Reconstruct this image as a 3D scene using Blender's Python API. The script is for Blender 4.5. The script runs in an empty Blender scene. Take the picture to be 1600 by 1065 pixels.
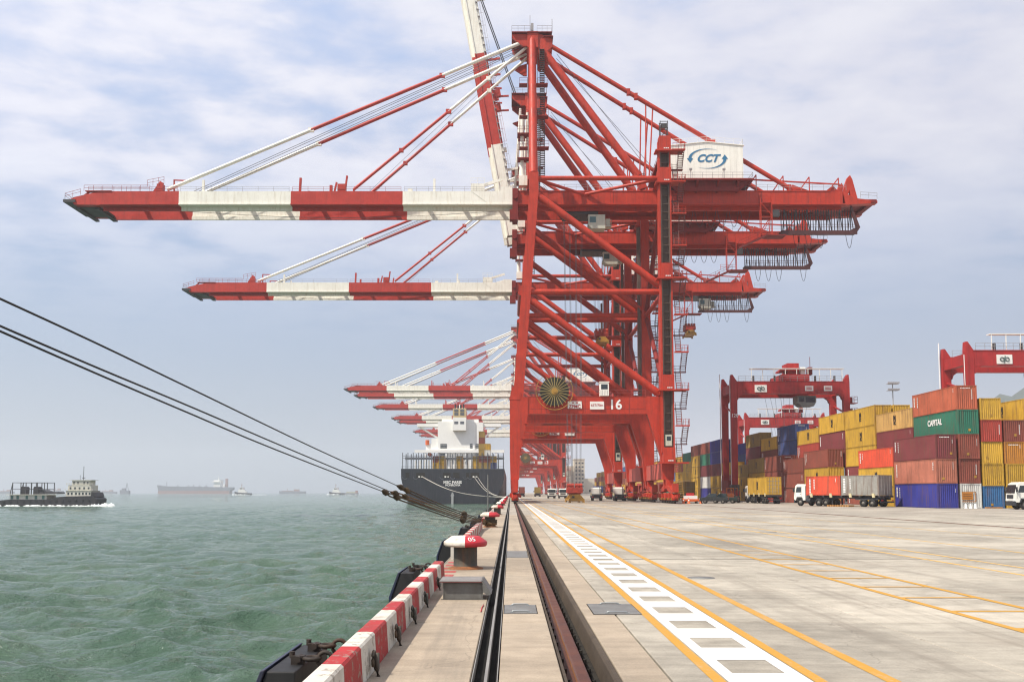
import bpy, math, random
import numpy as np
from mathutils import Vector, Matrix
random.seed(7)
R = math.radians
S = bpy.context.scene
COL = S.collection

# ------------------------------------------------------------------ camera, world, sun, exposure
cam = bpy.data.cameras.new('camera'); cob = bpy.data.objects.new('camera', cam); COL.objects.link(cob)
cam.sensor_width = 36; cam.lens = 36 * 1470 / 1600
cam.shift_x = 2 / 1600; cam.shift_y = 108.8 / 1600
cam.clip_start = .2; cam.clip_end = 20000
cob.location = (0, 0, 1.88); cob.rotation_euler = (math.pi / 2 + math.atan(.0865), 0, 0)
S.camera = cob

SUN_AZ, SUN_EL = R(-122), R(54)          # azimuth from +Y, clockwise; the sun stands to the left and a little behind the camera
sdir = Vector((math.sin(SUN_AZ) * math.cos(SUN_EL), math.cos(SUN_AZ) * math.cos(SUN_EL), math.sin(SUN_EL)))
sl = bpy.data.lights.new('sun', 'SUN'); sl.energy = 4.5; sl.angle = R(1.0); sl.color = (1, .93, .83)
so = bpy.data.objects.new('sun', sl); COL.objects.link(so); so.location = (-60, -60, 120)
so.rotation_euler = (-sdir).to_track_quat('-Z', 'Y').to_euler()

S.view_settings.view_transform = 'Standard'; S.view_settings.look = 'None'
S.view_settings.gamma = 1; S.view_settings.use_curve_mapping = False; S.view_settings.exposure = 0.4
S.render.engine = 'CYCLES'
S.cycles.max_bounces = 6; S.cycles.diffuse_bounces = 3; S.cycles.glossy_bounces = 3
S.cycles.transparent_max_bounces = 8; S.cycles.volume_bounces = 1; S.cycles.use_denoising = True; S.cycles.filter_width = 1.2


class NT:
    """small helper round a node tree"""
    def __init__(s, tree): s.t = tree; s.n = tree.nodes; s.l = tree.links
    def add(s, typ, **kw):
        n = s.n.new(typ)
        for k, v in kw.items(): setattr(n, k, v)
        return n
    def set(s, sock, v):
        if isinstance(v, bpy.types.NodeSocket): s.l.new(v, sock)
        else: sock.default_value = v
    def math(s, op, a, b=0.0, c=None, clamp=False):
        n = s.add('ShaderNodeMath', operation=op, use_clamp=clamp); s.set(n.inputs[0], a); s.set(n.inputs[1], b)
        if c is not None: s.set(n.inputs[2], c)
        return n.outputs[0]
    def mix(s, f, a, b, blend='MIX'):
        n = s.add('ShaderNodeMix', data_type='RGBA', blend_type=blend); s.set(n.inputs[0], f)
        s.set(n.inputs[6], rgba(a)); s.set(n.inputs[7], rgba(b)); return n.outputs[2]
    def mapping(s, vec, scale=(1, 1, 1), loc=(0, 0, 0), rot=(0, 0, 0)):
        n = s.add('ShaderNodeMapping'); s.l.new(vec, n.inputs[0]); n.inputs[1].default_value = loc
        n.inputs[2].default_value = rot; n.inputs[3].default_value = scale; return n.outputs[0]
    def noise(s, vec, scale, detail=4, rough=.55, dist=0):
        n = s.add('ShaderNodeTexNoise'); s.l.new(vec, n.inputs['Vector']); n.inputs['Scale'].default_value = scale
        n.inputs['Detail'].default_value = detail; n.inputs['Roughness'].default_value = rough
        n.inputs['Distortion'].default_value = dist; return n.outputs[0]
    def ramp(s, f, lo, hi, a=0.0, b=1.0):
        n = s.add('ShaderNodeMapRange', interpolation_type='SMOOTHSTEP'); s.set(n.inputs[0], f); n.inputs[1].default_value = lo; n.inputs[2].default_value = hi
        n.inputs[3].default_value = a; n.inputs[4].default_value = b; return n.outputs[0]


def rgba(c):
    if isinstance(c, bpy.types.NodeSocket) or isinstance(c, (int, float)): return c
    return tuple(c) if len(c) == 4 else (*c, 1)


wd = bpy.data.worlds.new('World'); S.world = wd; wd.use_nodes = True
w = NT(wd.node_tree); bg = w.n['Background']
sky = w.add('ShaderNodeTexSky', sky_type='NISHITA'); sky.sun_disc = False
sky.sun_elevation = SUN_EL; sky.sun_rotation = SUN_AZ; sky.altitude = 0; sky.air_density = 1.0; sky.dust_density = 2.0; sky.ozone_density = 1.0
tc = w.add('ShaderNodeTexCoord'); sep = w.add('ShaderNodeSeparateXYZ'); w.l.new(tc.outputs['Generated'], sep.inputs[0])
zc = w.math('MAXIMUM', sep.outputs[2], .02)
cx_ = w.math('DIVIDE', sep.outputs[0], w.math('ADD', zc, .12)); cy_ = w.math('DIVIDE', sep.outputs[1], w.math('ADD', zc, .12))
cmb = w.add('ShaderNodeCombineXYZ'); w.l.new(cx_, cmb.inputs[0]); w.l.new(cy_, cmb.inputs[1])
big = w.noise(w.mapping(cmb.outputs[0], loc=(3.1, 1.7, 0), rot=(0, 0, .5)), .55, 3, .5)
puff = w.noise(w.mapping(cmb.outputs[0], scale=(2.2, 2.7, 1), loc=(.4, .9, 0), rot=(0, 0, -.45)), 1.7, 9, .55, .15)
cl = w.math('ADD', w.math('MULTIPLY', big, .5), w.math('MULTIPLY', puff, .62))
cloud = w.ramp(cl, .35, .56)
cloud = w.math('MULTIPLY', cloud, w.ramp(sep.outputs[2], .12, .36))        # cloud deck thins to clear air low down
grad = w.mix(w.ramp(sep.outputs[2], .18, .5), (2.85, 3.75, 5.35), (3.9, 4.9, 7.1))
bluesky = w.mix(.85, sky.outputs[0], grad)
cloudc = w.mix(w.ramp(puff, .4, .7), (5.9, 5.95, 6.8), (6.9, 6.85, 7.35))
c1 = w.mix(w.math('MULTIPLY', cloud, .9), bluesky, cloudc)
hz = w.ramp(sep.outputs[2], .0, .26, 1, 0)                                  # thick summer air near the horizon
c2 = w.mix(w.math('MULTIPLY', hz, .68), c1, (3.75, 3.95, 4.15))
sunside = w.math('ADD', 1.0, w.math('MULTIPLY', sep.outputs[0], -.16))       # the air is a little brighter towards the sun
vm = w.add('ShaderNodeVectorMath', operation='SCALE'); w.l.new(c2, vm.inputs[0]); w.l.new(sunside, vm.inputs['Scale'])
w.l.new(vm.outputs[0], bg.inputs[0]); bg.inputs[1].default_value = .1

# ------------------------------------------------------------------ materials
MATS = {}
def material(name, col=(.5, .5, .5), rough=.5, metal=0.0, var=.18, vscale=.6, dirt=0.0, dcol=(.08, .06, .045), streak=False,
             objcol=False, bump=0.0, bscale=8.0, spec=.5, speck=0.0, coat=0.0, objvar=0.0, chips=0.0):
    m = bpy.data.materials.new(name); m.use_nodes = True; t = NT(m.node_tree); p = t.n['Principled BSDF']
    geo = t.add('ShaderNodeNewGeometry'); pos = geo.outputs['Position']
    base = None
    if objcol:
        oi = t.add('ShaderNodeObjectInfo'); base = oi.outputs['Color']
    else: base = rgba(col)
    n1 = t.noise(pos, vscale, 5, .6); n2 = t.noise(pos, vscale * 9, 3, .6)
    v = t.math('ADD', t.math('MULTIPLY', n1, .7), t.math('MULTIPLY', n2, .3))
    k = t.ramp(v, .3, .7, 1 - var, 1 + var * .6)
    hsv = t.add('ShaderNodeHueSaturation'); t.set(hsv.inputs['Color'], base); t.l.new(k, hsv.inputs['Value'])
    hsv.inputs['Saturation'].default_value = 1
    c = hsv.outputs[0]
    if objvar:
        oi2 = t.add('ShaderNodeObjectInfo'); h2 = t.add('ShaderNodeHueSaturation'); t.l.new(c, h2.inputs['Color'])
        t.l.new(t.ramp(oi2.outputs['Random'], 0, 1, 1 - objvar, 1 + objvar), h2.inputs['Value']); c = h2.outputs[0]
    if dirt:
        vec = t.mapping(pos, scale=(1.4, 1.4, .12) if streak else (1, 1, 1))
        d = t.noise(vec, 1.6 if streak else .9, 6, .68)
        f = t.ramp(d, .46, .73, 0, dirt)
        c = t.mix(f, c, dcol)
    if chips:
        d = t.noise(pos, 6.5, 9, .72, .3); c = t.mix(t.ramp(d, .56, .585, 0, chips), c, (.26, .225, .18))
    if speck:
        d = t.noise(pos, 22, 3, .7); c = t.mix(t.ramp(d, .66, .74, 0, speck), c, dcol)
    t.l.new(c, p.inputs['Base Color'])
    t.l.new(t.ramp(v, .3, .7, max(.02, rough - .08), min(1, rough + .1)), p.inputs['Roughness'])
    p.inputs['Metallic'].default_value = metal; p.inputs['Specular IOR Level'].default_value = spec
    if coat: p.inputs['Coat Weight'].default_value = coat; p.inputs['Coat Roughness'].default_value = .15
    if bump:
        b = t.add('ShaderNodeBump'); b.inputs['Strength'].default_value = bump; b.inputs['Distance'].default_value = .02
        t.l.new(t.noise(pos, bscale, 5, .65), b.inputs['Height']); t.l.new(b.outputs[0], p.inputs['Normal'])
    MATS[name] = m
    return m

M = material
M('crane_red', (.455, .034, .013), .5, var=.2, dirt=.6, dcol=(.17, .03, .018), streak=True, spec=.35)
M('sunlit_sill_red', (.50, .10, .075), .6, var=.14, dirt=.3, dcol=(.2, .05, .04), streak=True, spec=.3)  # pinker than the crane red: sunlight on the beam side put into the colour
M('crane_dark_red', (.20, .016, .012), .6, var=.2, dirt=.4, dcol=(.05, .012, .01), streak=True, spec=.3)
M('boom_red', (.46, .038, .024), .5, var=.16, dirt=.45, dcol=(.22, .03, .02), streak=True, spec=.35)
M('boom_white', (.84, .81, .71), .5, var=.07, dirt=.4, dcol=(.45, .37, .25), streak=True, spec=.35)
M('house_white', (.86, .83, .74), .5, var=.05, dirt=.22, dcol=(.5, .45, .36), streak=True, spec=.35)
M('cab_cream', (.50, .50, .40), .5, var=.1, dirt=.3, dcol=(.2, .18, .13), streak=True)
M('rail_grey', (.30, .28, .28), .5, var=.1)
M('handrail_red', (.33, .05, .04), .5, var=.1)
M('dark_steel', (.045, .042, .042), .55, var=.3, dirt=.3, dcol=(.09, .04, .02))
M('shaft_dark', (.115, .07, .05), .7, var=.3, dirt=.4)
M('black_rubber', (.012, .012, .013), .6, var=.3, dirt=.25, dcol=(.05, .045, .04))
M('glass_dark', (.02, .03, .035), .08, var=.2, spec=.8)
M('wire', (.10, .10, .105), .45, var=.1)
M('rope_wire', (.022, .020, .018), .7, var=.4, vscale=6)
M('rope_tan', (.16, .085, .03), .85, var=.5, vscale=5, bump=.5, bscale=40)
M('rope_pale', (.5, .47, .4), .8, var=.2)
M('reel_hose', (.03, .028, .016), .7, var=.3)
M('reel_spoke', (.36, .27, .09), .5, var=.15)
M('yellow_gear', (.42, .23, .03), .55, var=.2, dirt=.5, dcol=(.10, .05, .02))
M('white_paint', (.80, .79, .76), .5, var=.06)
M('sign_white', (.78, .76, .70), .45, var=.05)
M('ink_black', (.02, .02, .02), .5, var=.1)
M('ink_red', (.45, .03, .03), .5, var=.1)
M('logo_blue', (.03, .16, .30), .45, var=.08)
M('box', objcol=True, rough=.55, var=.22, vscale=.35, dirt=.7, dcol=(.13, .065, .04), streak=True, objvar=.10, spec=.3)
M('lettering_white', (.78, .77, .74), .5, var=.1, dirt=.3, dcol=(.5, .45, .4))
M('lettering_black', (.02, .018, .015), .5, var=.1)
M('door_gear', (.28, .27, .25), .5, var=.2)
M('kerb_red', (.38, .028, .03), .65, var=.24, vscale=1.6, dirt=.45, dcol=(.22, .05, .04), bump=.35, bscale=14, speck=.5, spec=.3, chips=.75)
M('kerb_white', (.60, .565, .49), .65, var=.18, vscale=1.6, dirt=.7, dcol=(.33, .28, .22), bump=.35, bscale=14, speck=.6, spec=.3, chips=.8)
M('cap_white', (.74, .70, .60), .5, var=.14, vscale=3, dirt=.75, dcol=(.26, .10, .03), bump=.2, bscale=18, speck=.35, chips=.3)
M('lid_edge_red', (.16, .03, .025), .6, var=.3)
M('cap_red', (.47, .018, .03), .45, var=.16, vscale=3, dirt=.4, dcol=(.25, .04, .02), bump=.2, bscale=18, speck=.2)
M('bollard_iron', (.065, .06, .045), .6, var=.4, vscale=3, dirt=.6, dcol=(.20, .075, .02), streak=True, bump=.4, bscale=22)
M('bollard_rust', (.24, .09, .03), .8, var=.4, vscale=5, bump=.4, bscale=30)
M('pit_steel', (.17, .17, .16), .5, metal=.2, var=.22, vscale=2, dirt=.5, dcol=(.09, .08, .06), streak=True, bump=.15, bscale=20)
M('pit_lid', (.23, .215, .20), .55, metal=.2, var=.2, vscale=2, dirt=.4, dcol=(.13, .10, .08), bump=.1, bscale=25)
M('hatch_plate', (.20, .20, .19), .55, metal=.3, var=.25, vscale=3, dirt=.5, dcol=(.10, .09, .075), bump=.25, bscale=60)
M('galvanised', (.36, .38, .38), .4, metal=.6, var=.15)
M('rail_rust', (.12, .045, .028), .5, metal=.4, var=.3, vscale=2.5, dirt=.5, dcol=(.21, .085, .035), bump=.2, bscale=30)
M('rail_side', (.27, .105, .03), .75, var=.35, vscale=3, bump=.3, bscale=30)
M('trench_dark', (.03, .027, .022), .9, var=.5, vscale=4, bump=.5, bscale=14, spec=.2)
M('trench_edge', (.085, .066, .05), .85, var=.35, vscale=1.5, dirt=.5, dcol=(.06, .045, .03), bump=.35, bscale=18, spec=.2)
M('belt', (.014, .014, .013), .9, var=.3, vscale=2, dirt=.4, dcol=(.05, .045, .04), spec=.1)
M('slot_steel', (.28, .27, .25), .5, metal=.3, var=.2, vscale=2)
M('navy_hull', (.013, .016, .024), .45, var=.2, vscale=.08, dirt=.35, dcol=(.075, .07, .07), streak=True)
M('boot_grey', (.06, .065, .07), .6, var=.2, vscale=.1)
M('ship_white', (.80, .79, .74), .5, var=.05, vscale=.1)
M('deck_grey', (.10, .11, .125), .6, var=.2)
M('funnel_buff', (.55, .42, .22), .5, var=.1)
M('hull_black', (.018, .017, .02), .55, var=.3, vscale=.4, dirt=.3, dcol=(.06, .045, .04))
M('barge_white', (.62, .60, .52), .5, var=.12, vscale=.4, dirt=.4, dcol=(.25, .2, .15), streak=True)
M('barge_steel', (.05, .05, .055), .6, var=.3)
M('barge_green', (.06, .16, .14), .6, var=.3)
M('hazed_red', (.32, .18, .15), .6, var=.15, vscale=.05)  # red greyed and paled: distance haze put into the ship paint
M('hazed_grey', (.16, .17, .20), .6, var=.15, vscale=.05)  # lightened grey: haze over the far vessels put into the colour
M('truck_white', (.74, .73, .66), .35, var=.06, dirt=.25, dcol=(.35, .3, .24), coat=.3)
M('tyre', (.018, .017, .016), .85, var=.3)
M('rim', (.22, .20, .17), .6, var=.2, dirt=.4)
M('chassis', (.025, .028, .034), .6, var=.3, dirt=.4, dcol=(.07, .05, .035))
M('amber_wood', (.36, .17, .04), .7, var=.3)
M('orange_paint', (.62, .16, .02), .45, var=.12)
M('car_black', (.012, .014, .014), .25, var=.2, coat=.5)
M('lamp_red', (.5, .02, .02), .3)
M('lamp_clear', (.75, .75, .72), .2)
M('rtg_red', (.38, .022, .020), .5, var=.2, dirt=.55, dcol=(.14, .018, .014), streak=True, spec=.35)
M('building_beige', (.50, .45, .36), .8, var=.08, vscale=.1)
M('cone_orange', (.65, .12, .02), .6)
M('tank_grey', (.35, .36, .36), .5)


M('seam_red', (.22, .022, .012), .6, var=.2)


def concrete(name, tint, dark=.62, objvar=.1, joints=False):
    m = bpy.data.materials.new(name); m.use_nodes = True; t = NT(m.node_tree); p = t.n['Principled BSDF']
    pos = t.add('ShaderNodeNewGeometry').outputs['Position']
    a = t.noise(pos, .22, 5, .6, .4); b = t.noise(pos, 2.2, 5, .65); fine = t.noise(pos, 38, 3, .7)
    st = t.noise(t.mapping(pos, scale=(.25, 2.6, 1)), 1.3, 6, .7, .3)     # brooming across the pour
    v = t.math('ADD', t.math('MULTIPLY', a, .5), t.math('ADD', t.math('MULTIPLY', b, .28), t.math('MULTIPLY', st, .22)))
    k = t.ramp(v, .32, .68, dark, 1.14)
    k = t.math('MULTIPLY', k, t.ramp(fine, .3, .7, .9, 1.08))
    oi = t.add('ShaderNodeObjectInfo'); k = t.math('MULTIPLY', k, t.ramp(oi.outputs['Random'], 0, 1, 1 - objvar, 1 + objvar * .6))
    h = t.add('ShaderNodeHueSaturation'); h.inputs['Color'].default_value = rgba(tint); t.l.new(k, h.inputs['Value']); c = h.outputs[0]
    # rubber and oil marks along the lanes, rust spots
    tr = t.noise(t.mapping(pos, scale=(1.1, .045, 1)), 1.0, 6, .7); c = t.mix(t.ramp(tr, .5, .7, 0, .6), c, (.18, .155, .125))
    sp = t.noise(t.mapping(pos, scale=(1, .55, 1)), 1.7, 4, .75, .6); c = t.mix(t.ramp(sp, .62, .74, 0, .65), c, (.15, .125, .10)); bl = t.noise(t.mapping(pos, scale=(.5, .8, 1), loc=(7, 3, 0)), .55, 7, .7, .5); c = t.mix(t.ramp(bl, .52, .66, 0, .4), c, (.25, .215, .17))
    cr = t.add('ShaderNodeTexVoronoi', feature='DISTANCE_TO_EDGE'); cr.inputs['Scale'].default_value = .16
    wv = t.add('ShaderNodeVectorMath', operation='ADD'); t.l.new(pos, wv.inputs[0])
    nz = t.add('ShaderNodeTexNoise'); t.l.new(pos, nz.inputs['Vector']); nz.inputs['Scale'].default_value = .9; nz.inputs['Detail'].default_value = 5
    t.l.new(nz.outputs['Color'], wv.inputs[1]); t.l.new(wv.outputs[0], cr.inputs['Vector'])
    c = t.mix(t.ramp(cr.outputs['Distance'], .0, .0022, .28, 0), c, (.07, .06, .05))
    if joints:
        sx = t.add('ShaderNodeSeparateXYZ'); t.l.new(pos, sx.inputs[0])
        fy = t.math('FRACT', t.math('DIVIDE', t.math('ADD', sx.outputs[1], 5.45), 6.45)); fx = t.math('FRACT', t.math('DIVIDE', t.math('ADD', sx.outputs[0], 2.0), 3.65))
        jy = t.math('LESS_THAN', fy, .006); jx = t.math('LESS_THAN', fx, .006)
        c = t.mix(t.math('MULTIPLY', t.math('MAXIMUM', jy, jx), .6), c, (.09, .08, .07))
        wn = t.add('ShaderNodeTexWhiteNoise', noise_dimensions='2D')
        cb = t.add('ShaderNodeCombineXYZ'); t.l.new(t.math('FLOOR', t.math('DIVIDE', t.math('ADD', sx.outputs[0], 2.0), 3.65)), cb.inputs[0])
        t.l.new(t.math('FLOOR', t.math('DIVIDE', t.math('ADD', sx.outputs[1], 5.45), 6.45)), cb.inputs[1]); t.l.new(cb.outputs[0], wn.inputs[0])
        c = t.mix(t.ramp(wn.outputs[0], 0, 1, 0, .3), c, (.22, .19, .16))
    t.l.new(c, p.inputs['Base Color']); p.inputs['Roughness'].default_value = .85; p.inputs['Specular IOR Level'].default_value = .25
    bm = t.add('ShaderNodeBump'); bm.inputs['Strength'].default_value = .3; bm.inputs['Distance'].default_value = .01
    t.l.new(t.math('ADD', t.math('MULTIPLY', st, .6), fine), bm.inputs['Height']); t.l.new(bm.outputs[0], p.inputs['Normal'])
    MATS[name] = m

concrete('apron_warm', (.39, .32, .24), .62, .06)
concrete('apron_pale', (.43, .39, .32), .5, .12)
concrete('apron_far', (.41, .37, .305), .5, .0, True)
concrete('quay_face', (.30, .27, .23), .6, .05)
concrete('yard_ground', (.40, .37, .33), .66, .0, True)


def road_paint(name, col, wear=.5):
    m = bpy.data.materials.new(name); m.use_nodes = True; t = NT(m.node_tree); p = t.n['Principled BSDF']
    pos = t.add('ShaderNodeNewGeometry').outputs['Position']
    a = t.noise(t.mapping(pos, scale=(1, .3, 1)), .9, 7, .72); b = t.noise(pos, 14, 4, .7)
    v = t.math('ADD', t.math('MULTIPLY', a, .6), t.math('MULTIPLY', b, .4))
    c = t.mix(t.ramp(v, .5, .68, 0, wear), col, (.40, .36, .30))
    tr = t.noise(t.mapping(pos, scale=(2, .1, 1)), 1.3, 5, .7); c = t.mix(t.ramp(tr, .58, .8, 0, .35), c, (.2, .17, .13))
    t.l.new(c, p.inputs['Base Color']); p.inputs['Roughness'].default_value = .7; p.inputs['Specular IOR Level'].default_value = .3
    MATS[name] = m
road_paint('paint_yellow', (.47, .245, .035), .55)
road_paint('paint_white', (.66, .645, .61), .7)
road_paint('paint_yellow_worn', (.60, .36, .09), .8)
road_paint('paint_red_worn', (.36, .07, .06), .95)


def water_mat():
    m = bpy.data.materials.new('harbour_water'); m.use_nodes = True; t = NT(m.node_tree); p = t.n['Principled BSDF']
    pos = t.add('ShaderNodeNewGeometry').outputs['Position']
    a = t.noise(pos, .02, 4, .6); b = t.noise(t.mapping(pos, scale=(.6, 1, 1)), .35, 5, .6)
    v = t.math('ADD', t.math('MULTIPLY', a, .5), t.math('MULTIPLY', b, .5))
    c = t.mix(t.ramp(v, .35, .65), (.052, .102, .066), (.090, .146, .100))
    f = t.noise(t.mapping(pos, scale=(.5, 1, 1), rot=(0, 0, .35)), .13, 8, .72, .3); g = t.noise(pos, 2.6, 6, .8)
    foam = t.math('MULTIPLY', t.ramp(f, .70, .745), t.ramp(g, .45, .6))
    c = t.mix(t.math('MULTIPLY', foam, .85), c, (.7, .74, .72))
    t.l.new(c, p.inputs['Base Color']); p.inputs['IOR'].default_value = 1.33
    t.l.new(t.math('ADD', .05, t.math('MULTIPLY', foam, .6)), p.inputs['Roughness']); p.inputs['Specular IOR Level'].default_value = .42
    w1 = t.noise(t.mapping(pos, scale=(.7, 1.15, 1), rot=(0, 0, .35)), 1.5, 7, .66, .2)
    w2 = t.noise(t.mapping(pos, scale=(.6, 1.2, 1), rot=(0, 0, -.25)), 5.5, 5, .6, .1)
    hsum = t.math('ADD', t.math('ADD', w1, t.math('MULTIPLY', w2, .36)), t.math('MULTIPLY', t.noise(pos, 15, 3, .6), .09))
    bm = t.add('ShaderNodeBump'); bm.inputs['Strength'].default_value = 1.0; bm.inputs['Distance'].default_value = .42
    t.l.new(hsum, bm.inputs['Height']); t.l.new(bm.outputs[0], p.inputs['Normal'])
    MATS['harbour_water'] = m
water_mat()
M('foam_white', (.72, .76, .75), .8, var=.2, vscale=.5)
M('hill_green', (.055, .075, .055), .95, var=.35, vscale=.02, spec=.1)

# ------------------------------------------------------------------ mesh builder
KIDS = {}
class MB:
    def __init__(s): s.v = []; s.f = []; s.mi = []; s.cur = 0; s.sm = []; s.smooth = False
    def _add(s, vs, fs):
        b = len(s.v); s.v.extend(tuple(map(float, q)) for q in vs)
        for f in fs: s.f.append(tuple(i + b for i in f)); s.mi.append(s.cur); s.sm.append(s.smooth)
        return s
    def box(s, lo, hi, m=None):
        x0, y0, z0 = lo; x1, y1, z1 = hi
        vs = [(x0, y0, z0), (x1, y0, z0), (x1, y1, z0), (x0, y1, z0), (x0, y0, z1), (x1, y0, z1), (x1, y1, z1), (x0, y1, z1)]
        if m is not None: vs = [m @ Vector(q) for q in vs]
        return s._add(vs, [(0, 3, 2, 1), (4, 5, 6, 7), (0, 1, 5, 4), (1, 2, 6, 5), (2, 3, 7, 6), (3, 0, 4, 7)])
    def cbox(s, c, d, m=None):
        return s.box([c[i] - d[i] / 2 for i in range(3)], [c[i] + d[i] / 2 for i in range(3)], m)
    def beam(s, a, b, w, h, w2=None, h2=None, up=(0, 0, 1)):
        """box section from a to b; w across, h along 'up'"""
        a = Vector(a); b = Vector(b); d = (b - a).normalized(); u = Vector(up)
        if abs(d.dot(u)) > .97: u = Vector((0, 1, 0))
        x = d.cross(u).normalized(); u = x.cross(d).normalized(); w2 = w if w2 is None else w2; h2 = h if h2 is None else h2
        vs = [a + x * i * w / 2 + u * j * h / 2 for i, j in ((-1, -1), (1, -1), (1, 1), (-1, 1))] + [b + x * i * w2 / 2 + u * j * h2 / 2 for i, j in ((-1, -1), (1, -1), (1, 1), (-1, 1))]
        return s._add(vs, [(3, 2, 1, 0), (4, 5, 6, 7), (0, 1, 5, 4), (1, 2, 6, 5), (2, 3, 7, 6), (3, 0, 4, 7)])
    def tube(s, a, b, r, n=10, r2=None, cap=True):
        a = Vector(a); b = Vector(b); d = (b - a).normalized(); u = Vector((0, 0, 1))
        if abs(d.dot(u)) > .97: u = Vector((0, 1, 0))
        x = d.cross(u).normalized(); y = x.cross(d).normalized(); r2 = r if r2 is None else r2
        cs = [(math.cos(2 * math.pi * i / n), math.sin(2 * math.pi * i / n)) for i in range(n)]
        vs = [a + (x * c + y * q) * r for c, q in cs] + [b + (x * c + y * q) * r2 for c, q in cs]
        k = s.smooth; s.smooth = n > 5; s._add(vs, [(i, (i + 1) % n, n + (i + 1) % n, n + i) for i in range(n)]); s.smooth = k
        if cap: s._add(vs, [tuple(range(n - 1, -1, -1)), tuple(range(n, 2 * n))])
        return s
    def path(s, pts, r, n=6):
        """bent tube through points, one welded skin"""
        pts = [Vector(q) for q in pts]; vs = []; fs = []
        for i, q in enumerate(pts):
            d = (pts[min(i + 1, len(pts) - 1)] - pts[max(i - 1, 0)]).normalized(); u = Vector((0, 0, 1))
            if abs(d.dot(u)) > .95: u = Vector((0, 1, 0))
            x = d.cross(u).normalized(); y = x.cross(d).normalized(); rr = r[i] if isinstance(r, (list, tuple)) else r
            vs += [q + (x * math.cos(2 * math.pi * k / n) + y * math.sin(2 * math.pi * k / n)) * rr for k in range(n)]
        for i in range(len(pts) - 1):
            for k in range(n): fs.append((i * n + k, i * n + (k + 1) % n, (i + 1) * n + (k + 1) % n, (i + 1) * n + k))
        fs += [tuple(range(n - 1, -1, -1)), tuple(range((len(pts) - 1) * n, len(pts) * n))]
        k = s.smooth; s.smooth = True; s._add(vs, fs); s.smooth = k; return s
    def prism(s, poly, axis, a, b, m=None):
        """polygon extruded along an axis: axis 'y' takes (x,z), 'x' takes (y,z), 'z' takes (x,y)"""
        f = {'x': lambda p, t: (t, p[0], p[1]), 'y': lambda p, t: (p[0], t, p[1]), 'z': lambda p, t: (p[0], p[1], t)}[axis]
        n = len(poly); vs = [f(p, a) for p in poly] + [f(p, b) for p in poly]
        if m is not None: vs = [m @ Vector(q) for q in vs]
        return s._add(vs, [tuple(range(n)), tuple(range(2 * n - 1, n - 1, -1))] + [(i, n + i, n + (i + 1) % n, (i + 1) % n) for i in range(n)])
    def lathe(s, prof, n=24, c=(0, 0, 0), a0=0.0, a1=None):
        full = a1 is None; k = n if full else n + 1; a1 = a0 + 2 * math.pi if full else a1; vs = []; fs = []
        for i in range(k):
            t = a0 + (a1 - a0) * i / n
            vs += [(c[0] + r * math.cos(t), c[1] + r * math.sin(t), c[2] + z) for r, z in prof]
        p = len(prof)
        for i in range(n):
            j = (i + 1) % k
            for q in range(p - 1): fs.append((i * p + q, j * p + q, j * p + q + 1, i * p + q + 1))
        kk = s.smooth; s.smooth = True; s._add(vs, fs); s.smooth = kk; return s
    def ring(s, c, r, t, axis='y', n=16, m=6, a0=0, a1=2 * math.pi):
        pts = []
        for i in range(n + 1):
            q = a0 + (a1 - a0) * i / n; u, v = r * math.cos(q), r * math.sin(q)
            pts.append((c[0] + u, c[1], c[2] + v) if axis == 'y' else (c[0], c[1] + u, c[2] + v) if axis == 'x' else (c[0] + u, c[1] + v, c[2]))
        return s.path(pts, t, m)
    def rail(s, a, b, h=1.1, n=None, t=.05):
        a = Vector(a); b = Vector(b); L = (b - a).length; n = n or max(1, int(L / 2.2)); U = Vector((0, 0, 1))
        for i in range(n + 1):
            q = a.lerp(b, i / n); s.beam(q, q + U * h, t, t)
        for k in (1, .55): s.beam(a + U * h * k, b + U * h * k, t, t)
        return s
    def mesh(s, name, *mats):
        me = bpy.data.meshes.new(name); me.from_pydata(s.v, [], s.f)
        for m in mats: me.materials.append(MATS[m] if isinstance(m, str) else m)
        if len(mats) > 1: me.polygons.foreach_set('material_index', s.mi)
        me.polygons.foreach_set('use_smooth', s.sm); me.update(); return me


def link(o, parent=None):
    COL.objects.link(o)
    if parent is not None: o.parent = parent; KIDS.setdefault(parent, []).append(o)
    return o

def tag(o, label=None, cat=None, group=None, kind=None):
    for k, v in (('label', label), ('category', cat), ('group', group), ('kind', kind)):
        if v: o[k] = v
    return o

def thing(name, label, cat, loc=(0, 0, 0), rz=0.0, group=None):
    o = bpy.data.objects.new(name, None); o.location = loc; o.rotation_euler = (0, 0, rz); o.empty_display_size = .2
    return tag(link(o), label, cat, group)

def obj(name, mb, mat, parent=None, loc=None, rot=None, bevel=0.0, **kw):
    me = mb if isinstance(mb, bpy.types.Mesh) else mb.mesh(name, *(mat if isinstance(mat, (list, tuple)) else [mat]))
    o = bpy.data.objects.new(name, me)
    if loc: o.location = loc
    if rot: o.rotation_euler = rot
    if bevel:
        b = o.modifiers.new('bevel', 'BEVEL'); b.width = bevel; b.segments = 2; b.limit_method = 'ANGLE'; b.angle_limit = R(35); b.harden_normals = False
    link(o, parent); return tag(o, **kw)

def copy_tree(o, parent=None, skip=()):
    c = o.copy(); link(c, parent)
    for k in KIDS.get(o, []):
        if k.name.split('.')[0] not in skip: copy_tree(k, c, skip)
    return c

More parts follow.
